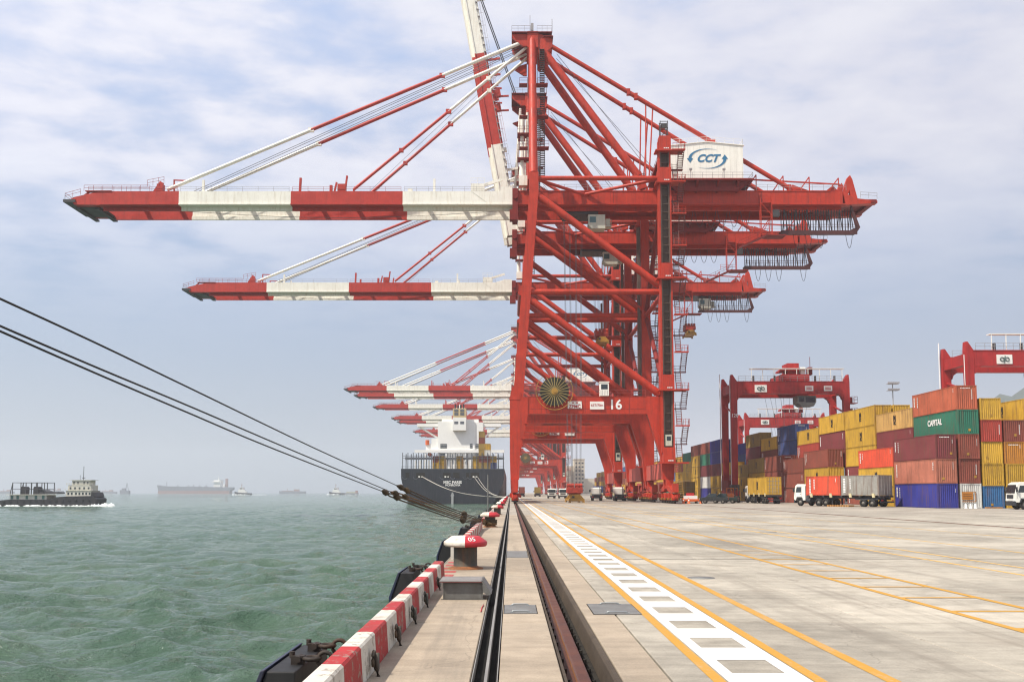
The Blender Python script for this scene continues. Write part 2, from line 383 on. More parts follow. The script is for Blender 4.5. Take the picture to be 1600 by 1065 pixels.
TEXT = {}
def text_mesh(body, mat, size=1.0, bold=0.0, shear=0.0, ext=.01, space=1.0, line=1.0):
    key = (body, mat, size, bold, shear, ext)
    if key not in TEXT:
        cu = bpy.data.curves.new('t', 'FONT'); cu.body = body; cu.size = size; cu.offset = bold; cu.shear = shear; cu.extrude = ext
        cu.align_x = 'CENTER'; cu.align_y = 'CENTER'; cu.space_character = space; cu.space_line = line; cu.resolution_u = 3
        o = bpy.data.objects.new('t', cu); COL.objects.link(o); dg = bpy.context.evaluated_depsgraph_get()
        me = bpy.data.meshes.new_from_object(o.evaluated_get(dg)); me.name = 'lettering'; me.materials.clear(); me.materials.append(MATS[mat])
        bpy.data.objects.remove(o); bpy.data.curves.remove(cu); TEXT[key] = me
    return TEXT[key]
FRONT = (math.pi / 2, 0, 0)              # lettering that faces -Y
LEFTF = (math.pi / 2, 0, -math.pi / 2)   # lettering that faces -X
for a in (('16', 'white_paint', 2.3, .05), ('13', 'white_paint', 2.3, .05), ('120', 'white_paint', 1.0, .01), ('107', 'white_paint', 1.0, .01), ('21', 'white_paint', 1.0, .01)): text_mesh(*a)
for a in (('CCT', 'logo_blue', 1.95, .07, .38, .01), ('ZPMC', 'ink_red', .78, .02, 0, .01), ('65T/70m', 'ink_red', .58, .005, 0, .01), ('M', 'lettering_black', 1.0, .06, 0, .006), ('SC', 'lettering_black', .62, .04, 0, .006), ('CAPITAL', 'lettering_white', 1.0, .03, 0, .006), ('05', 'lettering_white', .2, 0, 0, .004)): text_mesh(*a)
T_SHIP = text_mesh('MSC PARIS', 'lettering_white', 1.6, .06, 0, .01); T_PORT = text_mesh('MONROVIA', 'lettering_white', 1.15, .04, 0, .01)

M('chain_rust', (.035, .026, .020), .7, metal=.2, var=.4, vscale=6, dirt=.6, dcol=(.10, .045, .02), bump=.3, bscale=40)
M('fender_blue', (.010, .018, .05), .5, var=.3, dirt=.3)
# ================================================================== THE SETTING
WZ = -3.0
ORD = ('first', 'second', 'third', 'fourth', 'fifth', 'sixth', 'seventh', 'eighth', 'ninth', 'tenth')
# ---- water: one displaced sheet, fine near the quay, coarser far out
def build_water():
    ys = [8.0]
    while ys[-1] < 6000: ys.append(ys[-1] + max(.17, (ys[-1]) * .0062))
    ys = np.array([-400., -200, -90, -40, -15, 0] + ys)
    xs = [-1.78]
    while xs[-1] > -6000: xs.append(xs[-1] - max(.2, abs(xs[-1]) * .0125))
    xs = np.array(xs[::-1] )
    X, Y = np.meshgrid(xs, ys); rng = np.random.default_rng(3)
    dy = np.gradient(ys)[:, None] * np.ones_like(X); dx = np.gradient(xs)[None, :] * np.ones_like(X)
    Z = np.zeros_like(X); PX = X.copy(); PY = Y.copy()
    for i in range(34):
        lam = .75 * (7.5 / .75) ** (i / 33.0); k = 2 * math.pi / lam
        th = R(205) + rng.normal(0, .55); a = .0185 * lam ** .62 * rng.uniform(.7, 1.3)
        ph = rng.uniform(0, 6.28); kx, ky = k * math.sin(th), k * math.cos(th)
        att = np.clip((lam / np.maximum(abs(kx) / k * dx, abs(ky) / k * dy) - 2.2) / 3.0, 0, 1)
        w = kx * X + ky * Y + ph + .6 * np.sin(.05 * X + .031 * Y + i)
        grp = .75 + .45 * np.sin(.11 * X * math.cos(i) + .09 * Y * math.sin(i * 2.1) + i)
        Z += att * a * grp * np.sin(w); PX += att * a * .8 * kx / k * np.cos(w); PY += att * a * .8 * ky / k * np.cos(w)
    PX = np.minimum(PX, -1.78); PX[:, -1] = -1.78
    co = np.stack([PX, PY, Z + WZ], -1).reshape(-1, 3).astype(np.float32)
    nx, ny = len(xs), len(ys); idx = np.arange(nx * ny).reshape(ny, nx)
    q = np.stack([idx[:-1, :-1], idx[:-1, 1:], idx[1:, 1:], idx[1:, :-1]], -1).reshape(-1, 4).astype(np.int32)
    me = bpy.data.meshes.new('water'); me.vertices.add(len(co)); me.vertices.foreach_set('co', co.ravel())
    me.loops.add(q.size); me.loops.foreach_set('vertex_index', q.ravel()); me.polygons.add(len(q))
    me.polygons.foreach_set('loop_start', np.arange(0, q.size, 4, dtype=np.int32)); me.polygons.foreach_set('use_smooth', np.ones(len(q), bool))
    me.update(calc_edges=True); me.materials.append(MATS['harbour_water'])
    o = bpy.data.objects.new('water', me); link(o); tag(o, 'green choppy harbour water left of the quay', kind='structure')
build_water()

# ---- quay apron: slabs told apart near the camera, one sheet with jointing beyond
quay = thing('quay_apron', 'concrete quay apron with jointed slabs running along the water', None); tag(quay, kind='structure')
XB = [(-1.75, -.40, 'apron_warm'), (-.13, .54, 'apron_warm'), (1.12, 1.62, 'apron_warm')]
x = 1.62
while x < 26.0: XB.append((x, min(x + 3.65, 26.55), 'apron_pale')); x += 3.65
XB[-1] = (XB[-1][0], 26.6, 'apron_pale')
x = 27.2
while x < 52: XB.append((x, x + 3.65, 'apron_pale')); x += 3.65
YJ = [-5.45 + 6.45 * i for i in range(14)]
slab_cache = {}
rs = random.Random(11)
def slab_mesh(wx, wy, m):
    key = (round(wx, 3), round(wy, 3), m)
    if key not in slab_cache:
        b = MB(); g = .011; c = .009
        lo = [(g, g, -.12), (wx - g, g, -.12), (wx - g, wy - g, -.12), (g, wy - g, -.12)]
        mi = [(x_, y_, -c) for x_, y_, _ in lo]
        hi = [(g + c, g + c, 0), (wx - g - c, g + c, 0), (wx - g - c, wy - g - c, 0), (g + c, wy - g - c, 0)]
        b._add(lo + mi + hi, [(0, 1, 5, 4), (1, 2, 6, 5), (2, 3, 7, 6), (3, 0, 4, 7), (4, 5, 9, 8), (5, 6, 10, 9), (6, 7, 11, 10), (7, 4, 8, 11), (8, 9, 10, 11)])
        slab_cache[key] = b.mesh('concrete_slab', m)
    return slab_cache[key]
for x0, x1, m in XB:
    for j in range(len(YJ) - 1):
        obj('concrete_slab', slab_mesh(x1 - x0, 6.45, m), None, quay, loc=(x0, YJ[j], rs.choice((0, 0, -.001, -.002))))
YF = YJ[-1]
far = MB()
for x0, x1 in ((-1.75, -.40), (-.13, .54), (1.12, 26.6), (27.2, 52.75)): far.box((x0, YF, -.12), (x1, 1500, -.002))
for x0, x1 in ((-1.75, -.40), (-.13, .54), (1.12, 26.6), (27.2, 52.75)): far.box((x0, -60, -.12), (x1, YJ[0], -.002))
obj('far_paving', far, 'apron_far', quay, kind='structure')
obj('slab_bed', MB().box((-1.74, -60, -.9), (52.7, 1500, -.30)), 'trench_dark', quay)
ch = MB()
for x0, x1 in ((-1.74, -.405), (-.125, .535), (1.125, 26.59), (27.21, 52.7)): ch.box((x0, -59, -.29), (x1, 1499, -.125))
obj('slab_base', ch, 'trench_edge', quay)
o = obj('yard_ground', MB().box((52.75, -60, -1.5), (3800, 4600, -.003)), 'yard_ground'); tag(o, 'grey paved container yard beyond the quay', kind='structure')
o = obj('far_ground', MB().box((-1.74, 1500, -1.5), (52.75, 4600, -.01)), 'yard_ground'); tag(o, 'hazy far end of the quay', kind='structure')
o = obj('quay_wall', MB().box((-1.77, -60, -6), (-1.745, 1500, -.005)), 'quay_face'); tag(o, 'concrete quay wall face above the water', kind='structure')

# ---- crane rails in their trenches
def crane_rail(xc, x0, x1, label, detail):
    t = thing('crane_rail', label, 'rail', (xc, 0, 0), 0, 'crane rails along the quay')
    pr = [(-.055, -.01), (-.04, .0), (.04, .0), (.055, -.01), (.055, -.05), (.018, -.065), (.018, -.17), (.085, -.2), (.085, -.22), (-.085, -.22), (-.085, -.2), (-.018, -.17), (-.018, -.065), (-.055, -.05)]
    m = MB(); m.prism([(p[0] * 1.25, p[1]) for p in pr], 'y', -60, 1500); me = m.mesh('rail_head', 'rail_rust', 'rail_side')
    for p in me.polygons:
        if abs(p.normal.x) > .6: p.material_index = 1
    obj('rail_head', me, None, t)
    if detail:
        for i in range(110):
            y = 7 + i * .62
            for sg in (-1, 1):
                if sg == 1 and i > 40: continue
                if i == 0 and sg == -1:
                    b = MB(); b.box((-.05, -.035, 0), (.06, .035, .035)); b.box((-.045, -.03, .035), (-.005, .03, .10)); b.tube((-.02, 0, .1), (-.02, 0, .15), .022, 6); clip = b.mesh('rail_clip', 'trench_dark')
                obj('rail_clip', clip, None, t, loc=(sg * -.115 if sg == -1 else -.115, y, -.235), rot=(0, 0, 0 if sg == 1 else math.pi))
    e = MB(); e.prism([(x1 - xc - .11, -.29), (x1 - xc - .07, -.03), (x1 - xc - .05, -.006), (x1 - xc - .004, -.004), (x1 - xc - .004, -.29)], 'y', -60, 1500)
    e.prism([(x0 - xc + .004, -.004), (x0 - xc + .035, -.012), (x0 - xc + .05, -.29), (x0 - xc + .004, -.29)], 'y', -60, 1500)
    e.box((x0 - xc + .051, -60, -.30), (x1 - xc - .111, 1500, -.245)); me = e.mesh('trench_lining', 'trench_edge', 'trench_dark')
    for p in me.polygons[-6:]: p.material_index = 1
    obj('trench_lining', me, None, t)
crane_rail(.74, .54, 1.12, 'rust brown crane rail in the trench beside the quay edge, nearest the water', True)
crane_rail(26.9, 26.6, 27.2, 'thin dark crane rail far across the apron, on the container side', False)

# ---- twin cable slot
t = thing('cable_slot', 'twin dark rubber covered cable slot running between bollards and rail', 'cable slot')
a = MB().box((-.385, -60, -.25), (-.27, 1500, -.11)); obj('rubber_belt', a, 'belt', t)
a = MB().box((-.235, -60, -.25), (-.145, 1500, -.11)); obj('rubber_belt', a, 'belt', t)
a = MB()
for xa, xb, h in ((-.398, -.388, .006), (-.268, -.237, .012), (-.142, -.132, .006)): a.box((xa, -60, -.25), (xb, 1500, h))
obj('steel_edge', a, 'slot_steel', t)

# ---- painted markings, sheets 4 mm proud of the slabs
def sheet(name, rects, mat, label, z=.004):
    b = MB()
    for x0, x1, y0, y1 in rects: b._add([(x0, y0, z), (x1, y0, z), (x1, y1, z), (x0, y1, z)], [(0, 1, 2, 3)])
    o = obj(name, b, mat); tag(o, label, kind='structure'); return o
def segs(x0, x1, y0, y1, step=12.9):
    return [(x0, x1, y, min(y + step, y1)) for y in np.arange(y0, y1, step)]
sheet('yellow_line', segs(2.02, 2.15, -20, 640), 'paint_yellow', 'yellow painted line on the water side of the white walkway')
sheet('yellow_line', segs(3.03, 3.16, -20, 640), 'paint_yellow', 'yellow painted line on the land side of the white walkway')
sheet('yellow_line', segs(3.74, 3.89, -20, 640), 'paint_yellow', 'yellow painted line just beyond the white walkway')
wr = segs(2.17, 2.31, -20, 640) + segs(2.86, 3.01, -20, 640)
y = -20.0
while y < 640: wr.append((2.31, 2.86, y, y + .84)); y += 1.62
sheet('white_walkway', wr, 'paint_white', 'white painted walkway ladder with bare concrete squares')
sheet('yellow_lane_line', segs(6.88, 7.02, -20, 640), 'paint_yellow', 'yellow lane line on the water side of the laddered strip')
sheet('yellow_lane_line', segs(8.28, 8.42, -20, 640), 'paint_yellow', 'yellow lane line on the land side of the laddered strip')
sheet('yellow_rungs', [(7.02, 8.28, yy, yy + .14) for yy in np.arange(11.2, 31, 1.93)], 'paint_yellow', 'short yellow rungs between the two yellow lane lines')
sheet('yellow_lane_line', segs(11.6, 11.73, -20, 640), 'paint_yellow_worn', 'worn yellow lane line in the middle of the apron')
sheet('yellow_lane_line', segs(12.72, 12.84, -20, 640), 'paint_yellow_worn', 'worn yellow lane line paired with the middle one')
sheet('yellow_lane_line', segs(15.85, 15.97, -20, 640), 'paint_yellow_worn', 'faint yellow lane line two thirds across the apron')
sheet('yellow_lane_line', segs(20.8, 20.92, -20, 640), 'paint_yellow_worn', 'faint yellow lane line nearest the far crane rail')

# ---- expansion joint strips across the apron
o = sheet('expansion_joint', [(1.62, 26.55, 26.78, 26.83), (-1.7, -.42, 26.78, 26.82), (1.62, 26.55, 65.45, 65.52)], 'trench_dark', 'dark expansion joint across the apron', .003)
# worn red stripes on the deck where the kerb opens for the bollard
sheet('deck_stripes', [(-1.68, -1.30, 21.3 + i * 1.0, 21.8 + i * 1.0) for i in range(5)], 'paint_red_worn', 'worn red stripes on the deck beside the nearest bollard', .004)

# ---- red and white kerb: separate blocks, open at the bollards
kerb = thing('quay_kerb', 'red and white painted concrete kerb along the quay edge', None); tag(kerb, kind='structure')
def kerb_mesh(m, L=.957, end=0):
    b = MB(); w0, w1, H, c = .215, .195, .375, .022
    prof = [(-w0, .0), (-w0, H - c), (-w0 + c, H), (-c, H), (0, H - c), (.025, .0)]
    b.prism([(p[0], p[1]) for p in prof], 'y', 0.004, L - .004); return b.mesh('kerb_block', m)
KR, KW = kerb_mesh('kerb_red'), kerb_mesh('kerb_white')
ye = MB(); ye.prism([(-.215, 0), (-.215, .35), (-.17, .375), (-.02, .375), (0, .35), (.025, 0)], 'y', 0, .55)
KE = ye.mesh('kerb_end', 'kerb_white')
BOL = [23.5 + 27.8 * i for i in range(9)]
y = 2.70; i = 0
while y < 330:
    if not any(b - 2.7 < y + .5 < b + 3.1 for b in BOL):
        obj('kerb_block', KW if i % 2 else KR, None, kerb, loc=(-1.47, y, 0))
    y += .957; i += 1
# rope eyes hung on the inner kerb face
lug = MB(); lug.ring((0, 0, 0), .075, .018, 'x', 12, 5); lug.path([(.03, 0, .06), (.035, -.02, -.1), (.06, -.05, -.19)], .03, 6); lug = lug.mesh('mooring_loop', 'bollard_iron')
for n, yy in enumerate((8.0, 9.9, 11.85, 13.75, 15.7, 18.4)):
    o = obj('mooring_loop', lug, None, loc=(-1.415, yy, .17)); tag(o, 'short dark rope loop on the inner face of the striped kerb, %s from the camera' % ORD[n], 'rope loop', 'rope loops on the kerb')

# ---- bollards
def bollard_parts(root, number=None):
    n = 28
    b = MB(); b.lathe([(.0, .0), (.40, .0), (.40, .02), (.32, .035), (.295, .07), (.29, .20), (.29, .56)], n); obj('post', b, 'bollard_iron', root)
    b = MB(); b.lathe([(.30, .05), (.36, .022), (.44, .004), (.445, -.02)], n, (0, 0, .02)); obj('base_flange', b, 'bollard_rust', root)
    prof = [(.0, .545), (.30, .545), (.49, .548), (.505, .552), (.532, .585), (.537, .60), (.538, .655), (.53, .672), (.37, .785), (.355, .795), (.335, .80), (.32, .801), (0, .803)]
    b = MB(); b.lathe(prof, 16, (0, 0, 0), R(88), R(268)); obj('cap_white_half', b, 'cap_white', root)
    b = MB(); b.lathe(prof, 16, (0, 0, 0), R(-92), R(88)); obj('cap_red_half', b, 'cap_red', root)
    if number:
        L = obj('lettering', text_mesh(number, 'lettering_white', .2, 0, 0, .004), None, root)
        d = Vector((.33, -.94, 0)).normalized(); L.location = (d.x * .455, d.y * .455, .732)
        L.rotation_euler = (R(38), 0, math.atan2(d.x, -d.y))
wh = ['nearest, beside the dark steel pit box', 'second from the camera, with ropes looped round it', 'third from the camera, behind the roped one', 'fourth from the camera', 'fifth from the camera']
for i, yy in enumerate(BOL):
    tl = 'red and white mushroom bollard, ' + (wh[i] if i < 5 else ORD[i] + ' from the camera')
    root = thing('mooring_bollard', tl, 'bollard', (-1.12, yy, 0), 0, 'mooring bollards along the quay edge')
    root.rotation_euler.z = R((3, -4, 5, 0, 2, 3, -3, 0, 2)[i]); bollard_parts(root, '05' if i == 0 else None)

# ---- fenders hung on the quay face
def fender(yc, label, detail=True):
    root = thing('quay_fender', label, 'fender', (-1.78, yc, 0), 0, 'black fender panels hung along the quay')
    prof = [(-.42, .05), (-.62, .05), (-.98, -.52), (-.98, -2.6), (-.42, -2.6)]
    b = MB(); L = .86
    # octagonal panel: top corners cut back
    b.prism([(-.44, .04), (-.74, .04), (-.93, -.5), (-.93, -2.6), (-.44, -2.6)], 'y', -L, L); obj('panel', b, 'black_rubber', root, bevel=.015)
    b = MB(); b.prism([(-.745, .065), (-.80, .05), (-1.0, -.5), (-1.0, -2.6), (-.935, -2.6), (-.935, -.5)], 'y', -L - .02, L + .02); obj('facing', b, 'fender_blue', root, bevel=.01)
    b = MB(); b.lathe([(.0, -.46), (.62, -.46), (.42, -.2), (.42, .3), (.7, .46)], 14); me = b.mesh('rubber_cone', 'black_rubber'); me.transform(Matrix.Translation((-.22, 0, -1.4)) @ Matrix.Rotation(math.pi / 2, 4, 'Y')); me.transform(Matrix.Translation((0, 0, 0)))
    obj('rubber_cone', me, None, root)
    for k, yo in enumerate((-.42, .42)):
        c = MB(); c.box((-.58, yo - .045, .04), (-.44, yo + .045, .13)); c.tube((-.50, yo - .09, .10), (-.50, yo + .09, .10), .035, 8); c.tube((-.58, yo + .02, .10), (-.58, yo + .02, .17), .03, 6)
        c.ring((-.36, yo, .10), .085, .025, 'z', 14, 6); c.ring((-.22, yo, .085), .08, .024, 'y', 14, 6); c.ring((-.08, yo, .07), .08, .023, 'z', 12, 6); c.ring((.04, yo, .05), .07, .022, 'y', 12, 6)
        obj('chain', c, 'chain_rust', root)
    return root
fl = ['nearest, at the bottom edge of the picture', 'second along, beside the end of the striped kerb', 'third along, just left of the nearest bollard', 'fourth along, left of the roped bollard']
for i, yy in enumerate((10.75, 22.6, 36.4, 49.6, 63, 77, 91, 105, 119, 133)):
    fender(yy, 'black fender with rusty chains, ' + (fl[i] if i < 4 else ORD[i] + ' from the camera'))

# ---- steel pit box beside the kerb
root = thing('pit_box', 'dark grey steel service box with a flat lid on the quay, before the nearest bollard', 'service box', (-.84, 17.1, 0))
b = MB(); b.box((-.335, -.36, 0), (.335, .36, .30)); obj('box_body', b, 'pit_steel', root, bevel=.008)
b = MB(); b.box((-.35, -.37, 0.0), (-.325, -.352, .31)); b.box((.325, -.37, 0), (.35, -.352, .31)); b.box((-.39, -.375, 0), (.39, -.353, .012)); b.box((-.32, -.366, .02), (.32, -.361, .28)); obj('frame', b, 'pit_steel', root)
b = MB(); b.box((-.41, -.44, .31), (.33, .44, .335)); obj('lid', b, 'pit_lid', root, bevel=.006)
b = MB(); b.prism([(.335, .335), (.345, .345), (.505, .11), (.44, .085), (.36, .13)], 'y', -.43, .43); obj('side_flap', b, 'pit_steel', root)
b = MB(); b.box((-.41, -.446, .308), (.33, -.441, .318)); obj('lid_edge', b, 'lid_edge_red', root)

# ---- hatch covers and small deck things
def hatch(x0, x1, y0, y1, label, handles=True):
    r = thing('hatch_cover', label, 'hatch cover', ((x0 + x1) / 2, (y0 + y1) / 2, 0), 0, 'steel hatch covers in the apron'); w_, d_ = (x1 - x0) / 2, (y1 - y0) / 2
    b = MB().box((-w_, -d_, -.02), (w_, d_, .007)); obj('plate', b, 'hatch_plate', r)
    f = MB()
    for q in ((-w_ - .012, -d_ - .012, w_ + .012, -d_ - .002), (-w_ - .012, d_ + .002, w_ + .012, d_ + .012), (-w_ - .012, -d_, -w_ - .002, d_), (w_ + .002, -d_, w_ + .012, d_)): f.box((q[0], q[1], -.01), (q[2], q[3], .0045))
    obj('frame', f, 'trench_dark', r)
    if handles:
        for s in (-1, 1):
            h = MB(); yy = s * (d_ - .1); ln = min(.16, w_ * .55)
            h.path([(-ln, yy, .01), (-ln * .92, yy, .026), (-ln * .7, yy, .032), (ln * .7, yy, .032), (ln * .92, yy, .026), (ln, yy, .01)], .012, 6); h.box((-ln - .03, yy - .03, .008), (-ln + .03, yy + .03, .016)); h.box((ln - .03, yy - .03, .008), (ln + .03, yy + .03, .016))
            obj('handle', h, 'galvanised', r)
hatch(-.10, .41, 14.85, 15.95, 'small steel hatch plate between the cable slot and the rusty rail')
hatch(1.29, 2.02, 14.75, 16.1, 'grey steel hatch cover with two handles against the yellow line')
hatch(-.11, .5, 27.4, 30.4, 'rusty edged deck plate behind the nearest bollard, right of the cable slot', False)
b = MB(); b.lathe([(0, .004), (.30, .004), (.30, -.02)], 20); o = obj('manhole_cover', b, 'hatch_plate', loc=(4.2, 21.0, 0.002)); tag(o, 'round dark manhole cover beyond the third yellow line', 'manhole cover')
b = MB(); b.lathe([(0, .004), (.42, .004), (.42, -.02)], 20); o = obj('manhole_cover', b, 'hatch_plate', loc=(12.2, 45.0, 0.002)); tag(o, 'small distant manhole cover on the far lanes of the apron', 'manhole cover')
b = MB(); b.path([(-.47, 15.0, .012), (-.47, 15.5, .012), (-.45, 15.9, .015)], .008, 5); o = obj('red_hose', b, 'cap_red'); tag(o, 'short red hose end on the deck beside the cable slot', 'hose')
# thin post by the third bollard
b = MB(); b.tube((0, 0, 0), (0, 0, 3.2), .05, 8); b2 = MB(); b2.tube((0, 0, 0), (0, 0, .06), .14, 10)
r = thing('mooring_post', 'thin grey post standing by the roped bollard in front of the ship', 'post', (-1.72, 71, 0)); obj('pole', b, 'pit_steel', r); obj('base_plate', b2, 'pit_steel', r)

# ---- hill behind the yard, far right
def hill():
    xs = np.linspace(150, 2900, 110); rows = []
    rng = random.Random(5)
    b = MB(); vs = []; fs = []; N = len(xs); D = 14
    for j in range(D):
        v = j / (D - 1)
        for i, x in enumerate(xs):
            hgt = 235 * math.exp(-((x - 1250) / 640) ** 2) + 7 * math.sin(x * .019) + 5 * math.sin(x * .047 + 1) + 5 * math.sin(x * .11)
            hh = max(2, hgt) * math.sin(min(1, v * 1.15) * math.pi / 2) if v < .87 else max(2, hgt) * (1 - (v - .87) * 2)
            vs.append((x, 1650 + v * 260 + 14 * math.sin(x * .02), hh - 4 + rng.uniform(-3, 3) * (0 < j < D - 1)))
    for j in range(D - 1):
        for i in range(N - 1): fs.append((j * N + i, j * N + i + 1, (j + 1) * N + i + 1, (j + 1) * N + i))
    b.smooth = True; b._add(vs, fs); o = obj('hill', b, 'hill_green'); tag(o, 'hazy green hill behind the container yard', kind='structure')
hill()

# ---- the air of a hazy harbour morning
hb = MB().box((-6200, -420, -7.5), (3900, 6200, 262)); hm = bpy.data.materials.new('haze'); hm.use_nodes = True; tt = NT(hm.node_tree)
tt.n.remove(tt.n['Principled BSDF']); pv = tt.add('ShaderNodeVolumePrincipled'); pv.inputs['Color'].default_value = (.86, .89, .95, 1); pv.inputs['Density'].default_value = .00021; pv.inputs['Anisotropy'].default_value = .3
tt.l.new(pv.outputs[0], tt.n['Material Output'].inputs['Volume']); MATS['haze'] = hm
hz_o = obj('haze', hb, 'haze'); tag(hz_o, 'thin pale haze over the harbour', kind='stuff')

M('festoon_dark', (.07, .016, .014), .6, var=.3)
M('stair_steel', (.16, .05, .042), .6, var=.2)
M('seam', (.62, .59, .5), .6)
M('cab_glass', (.03, .10, .10), .15, spec=.7)
M('spreader_red', (.42, .04, .02), .55, var=.25, dirt=.5, dcol=(.12, .03, .015))
# ================================================================== SHIP-TO-SHORE CRANES
# local frame: x from the waterside rail towards land, y along the quay, z up
G = 26.2; FY = 11.0; GY = 3.8
T_ZPMC = text_mesh('ZPMC', 'ink_red', .78, .02, 0, .01); T_65 = text_mesh('65T/70m', 'ink_red', .58, .005, 0, .01)
def arrow_logo(w):
    """two sweeping arrows round slanted letters, lettering facing -Y, centred"""
    b = MB(); hx, hz = w * .5, w * .27
    def arc(a0, a1, sgn):
        out, inn = [], []
        for i in range(25):
            t = i / 24; a = R(a0 + (a1 - a0) * t); th = .012 + .155 * t ** 1.3
            out.append((hx * math.cos(a), hz * math.sin(a))); inn.append((hx * (1 - th) * math.cos(a), hz * (1 - th * 1.25) * math.sin(a)))
        for i in range(24):
            q = [out[i], out[i + 1], inn[i + 1], inn[i]]
            b._add([(p[0], -.02, p[1]) for p in q], [(0, 1, 2, 3)])
        a = R(a1); ex, ez = hx * .92 * math.cos(a), hz * .9 * math.sin(a)
        tip = (ex + sgn * -.02 * w, ez - sgn * .115 * w) if False else (ex, ez - sgn * .12 * w)
        b._add([(ex - .085 * w, -.02, ez + 0), (ex + .085 * w, -.02, ez + 0), (tip[0], -.02, tip[1])], [(0, 1, 2)])
    arc(60, 178, 1); arc(240, 358, -1)
    return b.mesh('logo', 'logo_blue')
LOGO = arrow_logo(6.9); CCT = text_mesh('CCT', 'logo_blue', 1.95, .07, .38, .01)

def stair_run(root, x0, zs, y, mat_l='handrail_red', mirror=1):
    """zigzag steel stairs, two flights a storey, treads facing the quay end: each flight is one part"""
    cache = {}
    for k in range(len(zs) - 1):
        z0, z1 = zs[k], zs[k + 1]; zm = z0 + (z1 - z0) * .5
        for h, (xa, za, zb, run) in enumerate(((x0 + .5, z0, zm, 1.7), (x0 + 1.5, zm, z1, -1.7))):
            key = (h, round(z1 - z0, 2))
            if key not in cache:
                b = MB(); n = 10; dz = zb - za; ya = 0 if run > 0 else 1.7
                for s in (-.45, .45):
                    b.beam((s, ya, 0), (s + .12, ya + run, dz), .06, .18); b.beam((s, ya, 1.0), (s + .12, ya + run, dz + 1.0), .05, .05)
                    for q in (0, .5, 1): b.beam((s + .12 * q, ya + run * q, dz * q), (s + .12 * q, ya + run * q, dz * q + 1.0), .04, .04)
                for q in range(n):
                    t = (q + .5) / n; b.cbox((.12 * t, ya + run * t, dz * t), (.86, .22, .07))
                cache[key] = b.mesh('stair_flight', 'stair_steel')
            obj('stair_flight', cache[key], None, root, loc=(xa, y - .85, za))
        b = MB(); b.box((x0 - .2, y - 1.5, z1 - .2), (x0 + 2.15, y - .86, z1)); b.rail((x0 + .0, y - 1.48, z1), (x0 + 2.1, y - 1.48, z1), 1.05, 3); b.rail((x0 + 2.1, y - 1.48, z1), (x0 + 2.1, y - .9, z1), 1.05, 1); obj('stair_landing', b, 'crane_red', root)
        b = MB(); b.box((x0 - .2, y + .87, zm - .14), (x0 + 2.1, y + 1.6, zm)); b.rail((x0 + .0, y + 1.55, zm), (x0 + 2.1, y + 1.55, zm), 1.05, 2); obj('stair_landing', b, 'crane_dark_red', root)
def bogies():
    b = MB()
    for s in (-1, 1):                       # two pillars, equaliser beams and four two-wheel bogies
        b.box((-.6, s * 1.2 - .5, 2.5), (.6, s * 1.2 + .5, 4.0)); b.prism([(s * .3, 2.5), (s * .3, 3.0), (s * 2.6, 3.0), (s * 6.2, 2.3), (s * 6.2, 1.8), (s * 2.4, 2.05)], 'x', -.5, .5)
        for k in (2.0, 5.2):
            yc = s * k; b.prism([(yc - 1.35, .95), (yc - .5, 1.75), (yc + .5, 1.75), (yc + 1.35, .95), (yc + 1.3, .55), (yc - 1.3, .55)], 'x', -.48, .48)
            b.cbox((.68, yc - .3, 1.35), (.4, .8, .7)); b.cbox((-.68, yc + .4, 1.3), (.38, .7, .6)); b.tube((.6, yc + .7, 1.2), (1.05, yc + .7, 1.2), .22, 8)
        b.cbox((0, s * 6.9, 1.1), (.7, .5, .7)); b.tube((0, s * 7.1, 1.1), (0, s * 7.8, 1.1), .25, 8); b.cbox((0, s * 6.7, 2.6), (1.0, .5, 1.4))
    return b.mesh('bogie', 'crane_red')
def wheels():
    b = MB()
    for s in (-1, 1):
        for k in (1.2, 2.8, 4.4, 6.0): b.tube((-.2, s * k, .45), (.2, s * k, .45), .44, 12); b.tube((-.56, s * k, .5), (.56, s * k, .5), .16, 8)
    return b.mesh('wheel_set', 'dark_steel')
def bogie_gear():
    b = MB()
    for s in (-1, 1):
        for k in (1.2, 2.8, 4.4, 6.0): b.cbox((-.58, s * k, .75), (.12, .3, .28)); b.cbox((.58, s * k, .75), (.12, .3, .28))
    return b.mesh('rail_clamp', 'yellow_gear')

